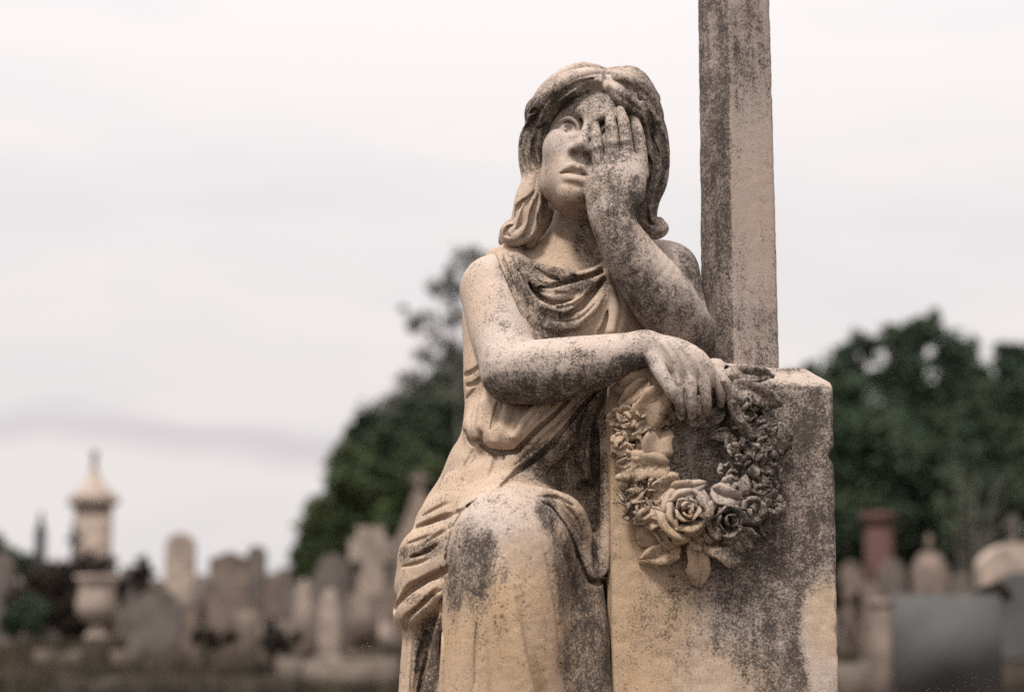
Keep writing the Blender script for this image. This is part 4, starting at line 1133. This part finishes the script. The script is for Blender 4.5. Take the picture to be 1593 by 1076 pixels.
# --- tall capped monument on the left
D = 40; m1 = mper(D)
r = empty('capped_monument', (gm(142, D), D, -0.03), 'tall pale square monument with overhanging cap, concave roof and finial', 'monument')
zt = hz_(783, D); hwid = 28.5 * m1
bx('die', hwid * 2, hwid * 2, 0.5, zt, S_PALE, r, rot=0.25)
bx('base', hwid * 2.8, hwid * 2.8, 0, 0.5, S_MID, r, rot=0.25)
lathe('cornice', [(28 * m1, zt - 0.06), (31 * m1, zt - 0.02), (38 * m1, zt + 0.03), (38 * m1, zt + 0.14)], S_PALE, r, square=True, rot=0.25)
zc = zt + 0.14
lathe('roof', [(37 * m1, zc + 0.003), (26 * m1, zc + 0.13), (17 * m1, zc + 0.27), (10 * m1, zc + 0.43), (6 * m1, zc + 0.62)], S_PALE, r, square=True, rot=0.25)
lathe('finial', [(5 * m1, zc + 0.62), (3.2 * m1, zc + 0.75), (4 * m1, zc + 0.85), (6.5 * m1, zc + 0.93), (6 * m1, zc + 1.0), (1 * m1, hz_(703, D))], S_MID, r, n=12)
# --- dark obelisk-like post with urn finial
D = 46; m1 = mper(D)
r = empty('finial_post', (gm(61, D), D, -0.03), 'slim dark monument post with small urn finial beyond the hedge', 'monument')
lathe('post', [(7.5 * m1, 0), (7 * m1, hz_(830, D))], S_DARK, r, square=True)
lathe('collar', [(7 * m1, hz_(830, D)), (9.5 * m1, hz_(826, D)), (9.5 * m1, hz_(821, D)), (5 * m1, hz_(818, D))], S_DARK, r, n=12)
lathe('finial', [(5 * m1, hz_(819, D)), (6 * m1, hz_(812, D)), (2.5 * m1, hz_(806, D)), (3.5 * m1, hz_(800, D)), (0.8 * m1, hz_(792, D))], S_DARK, r, n=12)
# --- small dark cross beside the monument
D = 37; m1 = mper(D); hh = hz_(812, D)
r = empty('grave_cross', (gm(114, D), D, -0.03), 'small dark stone cross standing against the tall capped monument', 'cross')
extr('cross', cross_outline(24 * m1, hh, 8 * m1, hh - 24 * m1), 0.12, S_DARK, r, 0, 0)
bx('base', 26 * m1, 0.34, -0.02, 0.25, S_DARK, r)
# --- pale urn on its foot
D = 21; m1 = mper(D); z0 = hz_(1000, D)
r = empty('stone_urn', (gm(152, D), D, -0.03), 'large pale stone garden urn on a low foot in front of the brown hedge', 'urn')
lathe('bowl', [(10 * m1, hz_(968, D)), (18 * m1, hz_(962, D)), (30 * m1, hz_(948, D)), (32 * m1, hz_(935, D)), (28 * m1, hz_(918, D)), (28 * m1, hz_(902, D)), (34 * m1, hz_(896, D)), (35 * m1, hz_(889, D)), (30 * m1, hz_(889, D)), (26 * m1, hz_(900, D))], S_PALE, r)
lathe('foot', [(18 * m1, hz_(990, D)), (18 * m1, hz_(983, D)), (10 * m1, hz_(976, D)), (9.5 * m1, hz_(968, D))], S_PALE, r)
bx('pedestal', 40 * m1, 40 * m1, -0.02, hz_(990, D) - 0.002, S_KERB, r)
# --- headstones on the left
headstone(196, 274, 914, 20, 'round', S_GREY, 'squat grey round-topped headstone leaning beside the stone urn', tilt=0.10, base=False, rise=None)
headstone(258, 302, 828, 33, 'round', S_PALE, 'narrow pale buff round-headed gravestone rising above the skyline', depth=0.3)
headstone(326, 388, 857, 30, 'peak', S_MID, 'wide buff gravestone with low pitched top', depth=0.2, rise=0.12)
headstone(385, 413, 848, 31, 'round', S_GREY, 'narrow dark-edged round-topped gravestone adjoining the wide buff one', depth=0.3)
headstone(487, 549, 861, 27, 'gothic', S_GREY, 'broad grey gravestone with pointed arch top left of the pale cross')
headstone(188, 212, 880, 34, 'round', S_GREY, 'small grey round-topped gravestone behind the urn')
headstone(210, 234, 878, 36, 'peak', S_DARK, 'small dark gravestone with pointed top behind the leaning headstone')
headstone(430, 455, 884, 40, 'round', S_GREY, 'small distant grey gravestone before the dark trees')
headstone(462, 484, 902, 34, 'shoulder', S_PALE, 'small pale gravestone with shoulders beside the pointed grey one')
headstone(300, 322, 893, 38, 'flat', S_GREY, 'low square-topped grey gravestone between two taller buff stones')
headstone(-14, 22, 858, 30, 'gothic', S_GREY, 'grey pointed gravestone left of the brown hedge')
headstone(498, 528, 915, 23, 'shoulder', S_PALE, 'pale buff gravestone with shoulders in front of the pointed grey one', depth=0.2)
headstone(545, 590, 925, 25, 'flat', S_MID, 'low buff block gravestone below the pale cross')
headstone(590, 640, 905, 30, 'shoulder', S_MID, 'buff shouldered gravestone next to the seated statue')
headstone(340, 400, 925, 24, 'shoulder', S_MID, 'buff shouldered gravestone standing between two added dark clumps', depth=0.25)
# --- pale cross with thick arms
D = 27; m1 = mper(D); hh = hz_(816, D)
r = empty('grave_cross', (gm(576, D), D, -0.03), 'thick pale stone cross monument before the dark trees', 'cross')
extr('cross', [(a, b + 0.5) for a, b in cross_outline(62 * m1, hh - 0.5, 36 * m1, hh - 0.5 - 36 * m1)], 0.25, S_PALE, r, 0, 0, rot=0.55)
bx('base', 60 * m1, 0.5, -0.02, 0.5, S_PALE, r, rot=0.3)
# --- tall grey spire with cross
D = 36; m1 = mper(D)
r = empty('spire_monument', (gm(652, D), D, -0.03), 'tall grey spire monument topped with small cross behind the statue', 'monument')
lathe('shaft', [(36 * m1, 0), (33 * m1, hz_(842, D)), (22 * m1, hz_(815, D)), (14 * m1, hz_(785, D)), (8 * m1, hz_(762, D))], S_MID, r, square=True, rot=0.3)
extr('cross', [(a, b + hz_(763, D)) for a, b in cross_outline(30 * m1, 34 * m1, 10 * m1, 20 * m1)], 0.1, S_MID, r, 0, 0)
# --- grave kerbs and ledgers
def kerb(u0, u1, D, h, depth, mat, label, rot=0.0, cat='grave kerb'):
    r = empty('grave_kerb', (gm((u0 + u1) / 2, D), D, -0.04), label, cat)
    w = (u1 - u0) * mper(D)
    for nm, sx, sy, dy in (('front_rail', w, 0.16, -depth / 2), ('back_rail', w, 0.16, depth / 2)):
        moved(bx(nm, sx, sy, 0, h, mat, r), (0, dy, 0))
    for sgn in (-1, 1):
        moved(bx('side_rail', 0.16, depth - 0.17, 0, h * 0.96, mat, r), (sgn * (w / 2 - 0.09), 0, 0))
        moved(bx('corner_post', 0.24, 0.24, 0, h * 1.25, mat, r), (sgn * (w / 2 + 0.02), -depth / 2, 0))
    moved(bx('ledger', w - 0.3, depth - 0.3, 0, h * 0.55, S_KERB, r), (0, 0, 0))
    r.rotation_euler.z = rot
    return r
kerb(404, 482, 23, 0.62, 1.6, S_KERBP, 'raised pale table tomb behind an added dark clump', cat='tomb')
kerb(470, 606, 19.5, 0.30, 1.6, S_KERBP, 'long pale grave kerb left of the statue skirt')
kerb(150, 455, 17.2, 0.24, 1.4, S_KERB, 'long brown grave kerb running along the near path')
kerb(285, 400, 22.5, 0.24, 1.8, S_KERB, 'brown grave kerb below the wide buff gravestone')
kerb(-60, 130, 19.5, 0.22, 1.6, S_KERB, 'brown grave kerb at the foot of the hedge')
kerb(470, 640, 26, 0.28, 1.6, S_KERB, 'brown grave kerb below the pale stone cross')
kerb(100, 230, 23.5, 0.24, 1.6, S_KERBP, 'pale grave kerb around the leaning headstone')

# --- right-hand side
D = 30; m1 = mper(D)
r = empty('terracotta_pillar', (gm(1368, D), D, -0.03), 'red terracotta pillar with projecting cap before dark trees', 'pillar')
bx('pillar_body', 38 * m1, 38 * m1, 0.3, hz_(815, D), S_RED, r)
bx('neck', 42 * m1, 42 * m1, hz_(815, D), hz_(810, D), S_RED, r)
bx('cap', 47 * m1, 47 * m1, hz_(810, D), hz_(793, D), S_RED, r)
bx('base', 54 * m1, 54 * m1, -0.02, 0.3, S_MID, r)
headstone(1308, 1342, 872, 27, 'gothic', S_MID, 'small buff pointed gravestone between the block and terracotta pillar')
headstone(1368, 1410, 868, 25, 'gothic', S_GREY, 'grey pointed gravestone in front of the terracotta pillar')
headstone(1340, 1372, 905, 22, 'round', S_MID, 'low buff rounded gravestone at the foot of the terracotta pillar')
D = 24; m1 = mper(D)
r = empty('spire_gravestone', (gm(1447, D), D, -0.03), 'buff gravestone with bell-shaped top and small spike behind the granite slab', 'gravestone')
lathe('body', [(24 * m1, 0), (23 * m1, hz_(885, D)), (18 * m1, hz_(868, D)), (10 * m1, hz_(855, D))], S_MID, r, square=True, rot=0.2)
lathe('spike', [(6.5 * m1, hz_(856, D)), (4.5 * m1, hz_(845, D)), (5.5 * m1, hz_(838, D)), (1.5 * m1, hz_(826, D))], S_MID, r, n=10)
D = 13.5; m1 = mper(D)
r = empty('stone_post', (gm(1369, D), D, -0.03), 'square pale stone corner post with cap beside the granite slab', 'post')
bx('post_body', 27 * m1, 27 * m1, -0.02, hz_(936, D), S_MID, r, rot=0.15)
lathe('post_cap', [(15.5 * m1, hz_(936, D) + 0.002), (15.5 * m1, hz_(929, D)), (10 * m1, hz_(924, D))], S_MID, r, square=True, rot=0.15)
D = 14.5; m1 = mper(D)
r = empty('granite_tomb', (gm(1470, D), D, -0.03), 'large dark polished granite grave slab on a pale base', 'tomb')
bx('slab', 160 * m1, 0.22, 0.24, hz_(918, D), S_SLATE, r)
bx('base', 190 * m1, 0.55, 0, 0.24, S_KERBP, r)
D = 17; m1 = mper(D)
r = empty('arched_monument', (gm(1592, D), D, -0.03), 'pale arched monument with recessed dark panel and cross finial', 'monument')
w = 138 * m1; h = hz_(838, D)
t = extr('surround', [(a, b + 0.4) for a, b in gothic_top(w, h - 0.4, rise=w * 0.28)], 0.34, S_PALE, r, 0, 0)
moved(extr('panel', [(a, b + 0.42) for a, b in round_top(w * 0.70, (h - 0.4) * 0.74, rise=w * 0.14)], 0.06, S_SLATE, r, 0, 0), (0, -0.165, 0))
bx('base', w * 1.25, 0.7, -0.02, 0.4, S_KERB, r)
D = 17.3; m1 = mper(D)
extr('cross', [(a - 14 * m1, b + h - 0.05) for a, b in cross_outline(24 * m1, 52 * m1, 9 * m1, 36 * m1)], 0.1, S_GREY, r, 0, 0)
kerb(1300, 1420, 17, 0.34, 1.6, S_KERBP, 'pale grave kerb beside the stone corner post')
kerb(1395, 1640, 13.2, 0.20, 1.0, S_KERB, 'low brown grave kerb before the granite slab')

# ================================================================== TREES AND SHRUBS
def leaf_mat(name, c1, c2):
    m, nt, b = new_mat(name, 0.75)
    co = N(nt, 'ShaderNodeTexCoord').outputs['Object']
    n1 = noise(nt, co, 0.9, 4); n2 = noise(nt, co, 14, 2)
    f = math_(nt, 'ADD', math_(nt, 'MULTIPLY', n1, 0.7), math_(nt, 'MULTIPLY', n2, 0.3))
    nt.links.new(ramp(nt, f, 0.38, 0.62, c1 + (1,), c2 + (1,)), b.inputs['Base Color'])
    return m
L_DARK = leaf_mat('dark_foliage', (0.016, 0.029, 0.018), (0.058, 0.082, 0.046))
L_MID = leaf_mat('green_foliage', (0.016, 0.030, 0.014), (0.072, 0.092, 0.032))
L_GREY = leaf_mat('grey_green_foliage', (0.13, 0.128, 0.12), (0.24, 0.23, 0.215))
L_BROWN = leaf_mat('brown_hedge_foliage', (0.022, 0.015, 0.012), (0.045, 0.030, 0.023))
L_GAP = leaf_mat('dark_gap_foliage', (0.020, 0.015, 0.012), (0.040, 0.028, 0.021))
BARK = plain_mat('bark', (0.055, 0.045, 0.038), 0.4, 8.0)
BARK_PALE = plain_mat('pale_bark', (0.13, 0.115, 0.10), 0.4, 8.0)

def limb_mesh(segs):
    v, f = [], []
    for a, b, ra, rb in segs:
        a = np.array(a, dtype=float); b = np.array(b, dtype=float)
        ax = b - a; L0 = np.linalg.norm(ax)
        if L0 < 1e-6: continue
        ax /= L0; x = np.cross(ax, [0.3, 0.9, 0.1]); x /= np.linalg.norm(x); y = np.cross(ax, x)
        o = len(v); k = 6
        for p, rd in ((a, ra), (b, rb)):
            for i in range(k):
                t = 2 * math.pi * i / k; v.append(p + (x * math.cos(t) + y * math.sin(t)) * rd)
        for i in range(k): f.append((o + i, o + (i + 1) % k, o + k + (i + 1) % k, o + k + i))
    return v, f
def tree(base_u, D, blobs_, label, leafm, n, size, name='tree', group=None, barkm=None, trunk_r=0.18, cat='tree', fork=0.35):
    """blobs_: (u, v, radius px, depth offset m, weight) clumps of the crown"""
    x0 = gm(base_u, D)
    r = empty(name, (x0, D, -0.05), label, cat, group)
    m1 = mper(D)
    cl = []
    for (u, v, rp, dy, wt_) in blobs_:
        c = Q(u, v, D + dy); cl.append((c, rp * m1, wt_))
    org = np.array([x0, D, -0.05])
    segs = []
    top = np.mean([c for c, _, _ in cl], axis=0)
    fk = org + (top - org) * fork; fk[0] = x0 + (top[0] - x0) * 0.2
    segs.append((np.zeros(3), (fk - org) * 0.5, trunk_r, trunk_r * 0.8)); segs.append(((fk - org) * 0.5, fk - org, trunk_r * 0.8, trunk_r * 0.6))
    for c, rd, _ in cl:
        mid = fk * 0.45 + c * 0.55 + rng.normal(0, rd * 0.15, 3)
        segs.append((fk - org, mid - org, trunk_r * 0.5, trunk_r * 0.3)); segs.append((mid - org, c - org, trunk_r * 0.3, trunk_r * 0.1))
        for q in range(4):
            e = c + rng.normal(0, 1, 3) * rd * 0.5
            segs.append((c - org, e - org, trunk_r * 0.12, 0.01))
    v, f = limb_mesh(segs)
    from_arrays('trunk', v, f, barkm or BARK, r, smooth=True, origin=np.zeros(3))
    W_ = np.array([w_ * rd ** 2 for _, rd, w_ in cl]); W_ /= W_.sum()
    pts = []
    for (c, rd, w_), p in zip(cl, W_):
        k = int(n * p)
        nsub = max(6, int(k / 60))                                    # twiggy sub-clumps give an uneven outline
        d = rng.normal(0, 1, (nsub, 3)); d /= np.linalg.norm(d, axis=1)[:, None]
        sc = c + d * rd * (rng.random((nsub, 1)) ** 0.45) * rng.uniform(0.75, 1.12, (nsub, 1))
        idx = rng.integers(0, nsub, k)
        pts.append(sc[idx] + rng.normal(0, 1, (k, 3)) * rd * 0.16)
    pts = np.vstack(pts) - org
    k = len(pts)
    a = rng.normal(0, 1, (k, 3)); a /= np.linalg.norm(a, axis=1)[:, None]
    b = rng.normal(0, 1, (k, 3)); b -= a * (a * b).sum(1)[:, None]; b /= np.linalg.norm(b, axis=1)[:, None]
    s1 = size * rng.uniform(0.6, 1.3, (k, 1))
    v = np.stack([pts - a * s1, pts - b * s1 * 0.45, pts + a * s1, pts + b * s1 * 0.45], 1).reshape(-1, 3)
    f = np.arange(4 * k).reshape(-1, 4)
    from_arrays('crown', v, f, leafm, r, smooth=False, origin=np.zeros(3))
    return r
G1 = 'trees beyond the graves'
tree(560, 62, [(470, 868, 30, 0, 1), (515, 815, 42, 0, 1), (560, 760, 60, 0, 1), (600, 820, 60, 0, 1), (560, 850, 50, 0, 1), (540, 720, 30, 0, 1), (640, 760, 60, 0, 1), (492, 845, 32, 0, 1), (500, 885, 30, 0, 1), (550, 895, 30, 0, 1), (610, 890, 36, 0, 1), (452, 893, 14, 0, 1)],
     'dense dark green tree sloping down towards the gravestones left of the statue', L_MID, 26000, 0.16, group=G1)
tree(680, 66, [(620, 690, 66, 0, 1), (570, 690, 40, 0, 1), (690, 660, 80, 0, 1), (700, 760, 90, 0, 1), (650, 640, 44, 0, 1), (715, 590, 46, 0, 1)],
     'tall dark green tree rising behind the statue elbow', L_DARK, 26000, 0.17, group=G1)
tree(720, 58, [(740, 408, 30, 0, 0.7), (700, 440, 30, 0, 0.5), (648, 502, 24, 0, 0.7), (690, 500, 30, 0, 0.3), (716, 470, 30, 0, 0.4), (660, 545, 26, 0, 0.3), (706, 545, 34, 0, 0.5), (626, 480, 10, 0, 0.3), (770, 430, 40, 0, 0.6), (600, 625, 22, 0, 0.3), (640, 595, 30, 0, 0.4)],
     'sparse grey-green tree with airy branches above the statue shoulder', L_GREY, 4200, 0.10, group=G1, barkm=BARK_PALE, trunk_r=0.07, fork=0.75)
tree(860, 70, [(820, 600, 90, 0, 1), (900, 640, 100, 0, 1), (860, 760, 110, 0, 1), (960, 700, 100, 0, 1)], 'broad dark tree hidden mostly behind the seated statue', L_DARK, 12000, 0.2, group=G1)
tree(1100, 66, [(1060, 690, 90, 0, 1), (1140, 640, 60, 0, 1), (1120, 780, 100, 0, 1), (1225, 585, 16, 0, 1)], 'dark tree mostly hidden behind the pedestal block', L_DARK, 12000, 0.2, group=G1)
tree(1310, 60, [(1265, 612, 44, 0, 1), (1320, 580, 50, 0, 1), (1345, 545, 30, 0, 1), (1260, 700, 70, 0, 1), (1340, 690, 90, 0, 1), (1300, 800, 90, 0, 1), (1360, 800, 80, 0, 1), (1300, 890, 40, 0, 1), (1360, 890, 40, 0, 1)],
     'dense dark green tree just right of the pedestal block', L_DARK, 26000, 0.16, group=G1)
tree(1430, 62, [(1395, 530, 36, 0, 1), (1440, 520, 34, 0, 1), (1485, 560, 38, 0, 1), (1410, 600, 50, 0, 1), (1500, 640, 70, 0, 1), (1430, 700, 90, 0, 1), (1440, 810, 90, 0, 1), (1500, 560, 26, 0, 1), (1420, 890, 40, 0, 1), (1480, 890, 40, 0, 1)],
     'tallest dark green tree with rounded top right of the pedestal', L_DARK, 28000, 0.16, group=G1)
tree(1570, 58, [(1575, 560, 32, 0, 1), (1600, 590, 50, 0, 1), (1550, 640, 50, 0, 1), (1580, 720, 90, 0, 1), (1540, 800, 80, 0, 1), (1630, 640, 80, 0, 1), (1545, 890, 40, 0, 1), (1600, 880, 50, 0, 1)],
     'dark green tree behind the arched monument', L_DARK, 24000, 0.16, group=G1)
tree(10, 52, [(8, 868, 26, 0, 1), (-30, 860, 34, 0, 1), (30, 885, 22, 0, 1)], 'small dark green bush left of the slim dark post', L_DARK, 5000, 0.10, name='bush', cat='bush', trunk_r=0.06)
tree(95, 28, [(60, 910, 36, 0, 1), (100, 900, 36, 0, 1), (135, 905, 36, 0, 1), (80, 945, 44, 0, 1), (130, 950, 40, 0, 1), (40, 945, 36, 0, 1), (165, 895, 26, 0, 1), (160, 930, 30, 0, 1), (140, 885, 24, 0, 1), (185, 915, 22, 0, 1)],
     'rounded brown hedge shrub below the capped monument', L_BROWN, 16000, 0.05, name='hedge_shrub', cat='shrub', trunk_r=0.05)
tree(40, 22, [(45, 955, 26, 0, 1), (20, 965, 22, 0, 1)], 'low dark green shrub at the foot of the brown hedge', L_DARK, 3500, 0.04, name='shrub', cat='shrub', trunk_r=0.03)
for (u, v, rr, D_, lb) in ((318, 990, 18, 20, 'added dark clump for the shaded gap beside the brown grave kerb under the wide gravestone'), (428, 990, 24, 20, 'added dark brown clump for the shaded gap before the raised pale tomb'), (215, 905, 24, 30, 'dark brown shrub behind the leaning headstone'), (1320, 935, 26, 24, 'dark shrub at the corner of the pedestal block'), (1545, 915, 20, 16, 'dark shrub between granite slab and arched monument')):  # first two clumps are added to stand for shaded gaps between graves
    tree(u, D_, [(u + rng.normal(0, rr * 0.9), v + rng.normal(0, rr * 0.45), rr * rng.uniform(0.35, 0.7), rng.normal(0, 0.15), 1) for _q in range(7)], lb, L_GAP if 'statue' in lb or 'tomb' in lb else L_BROWN, 3200, 0.035, name='shrub', cat='shrub', trunk_r=0.03)
# --- leafless shrub with long arching canes
D = 34
r = empty('bare_shrub', (gm(1520, D), D, -0.05), 'leafless shrub of long pale arching canes before the dark trees', 'shrub')
for i in range(34):
    u1, v1 = rng.uniform(1425, 1600), rng.uniform(690, 850)
    p0 = np.array([rng.normal(0, 0.18), rng.normal(0, 0.15), 0]); p2 = Q(u1, v1, D + rng.normal(0, 0.4)) - np.array(r.location)
    p1 = np.array([p0[0] * 0.5 + p2[0] * 0.35, 0, p2[2] * 0.75])
    c_ = catmull(np.array([p0, p1, p2]), 7)
    v, f = limb_mesh([(c_[q], c_[q + 1], 0.012 - 0.0015 * q, 0.0105 - 0.0015 * q) for q in range(6)])
    from_arrays('cane', v, f, BARK_PALE, r, origin=np.zeros(3))

# --- more stones one can make out farther back
for (u0, u1, vt, D_, sh, mt, lb) in (
    (412, 432, 890, 36, 'gothic', S_MID, 'small buff pointed gravestone right of the dark-edged round one'),
    (234, 256, 900, 32, 'round', S_MID, 'low buff gravestone left of the narrow round-headed one'),
    (604, 622, 880, 40, 'round', S_GREY, 'small grey gravestone right of the thick pale cross'),
    (1300, 1318, 900, 34, 'round', S_GREY, 'small grey gravestone close to the pedestal block edge'),
    (1480, 1512, 890, 32, 'gothic', S_GREY, 'grey pointed gravestone behind the granite slab'),
    (280, 312, 935, 22, 'round', S_MID, 'low rounded buff stone below the narrow round-headed gravestone')):
    headstone(u0, u1, vt, D_, sh, mt, lb)
# --- dry grass and weeds between the graves
L_GRASS = leaf_mat('dry_grass_blades', (0.020, 0.017, 0.010), (0.075, 0.058, 0.036))
k = 70000
gy_ = rng.uniform(10, 34, k); gx_ = (rng.uniform(-60, 1660, k) - CU) / F * gy_
clump = smooth_noise(np.stack([gx_, gy_, np.zeros(k)], 1), 1.1, 91)
keep = clump > 0.46
gx_, gy_, clump = gx_[keep], gy_[keep], clump[keep]; k = len(gx_)
hh_ = rng.uniform(0.10, 0.34, k) * (0.4 + 1.6 * (clump - 0.46))
an = rng.uniform(0, math.pi, k); wd = rng.uniform(0.008, 0.02, k)
b0 = np.stack([gx_, gy_, np.full(k, -0.06)], 1); si = np.stack([np.cos(an), np.sin(an), 0 * an], 1) * wd[:, None]
tp = b0 + np.stack([rng.normal(0, 0.08, k), rng.normal(0, 0.08, k), hh_ + 0.06], 1)
gv_ = np.stack([b0 - si, b0 + si, tp + si * 0.3, tp - si * 0.3], 1).reshape(-1, 3)
tag(from_arrays('dry_grass', gv_, np.arange(4 * k).reshape(-1, 4), L_GRASS, smooth=False), 'tufts of dry brown grass between the graves', 'grass', kind='stuff')
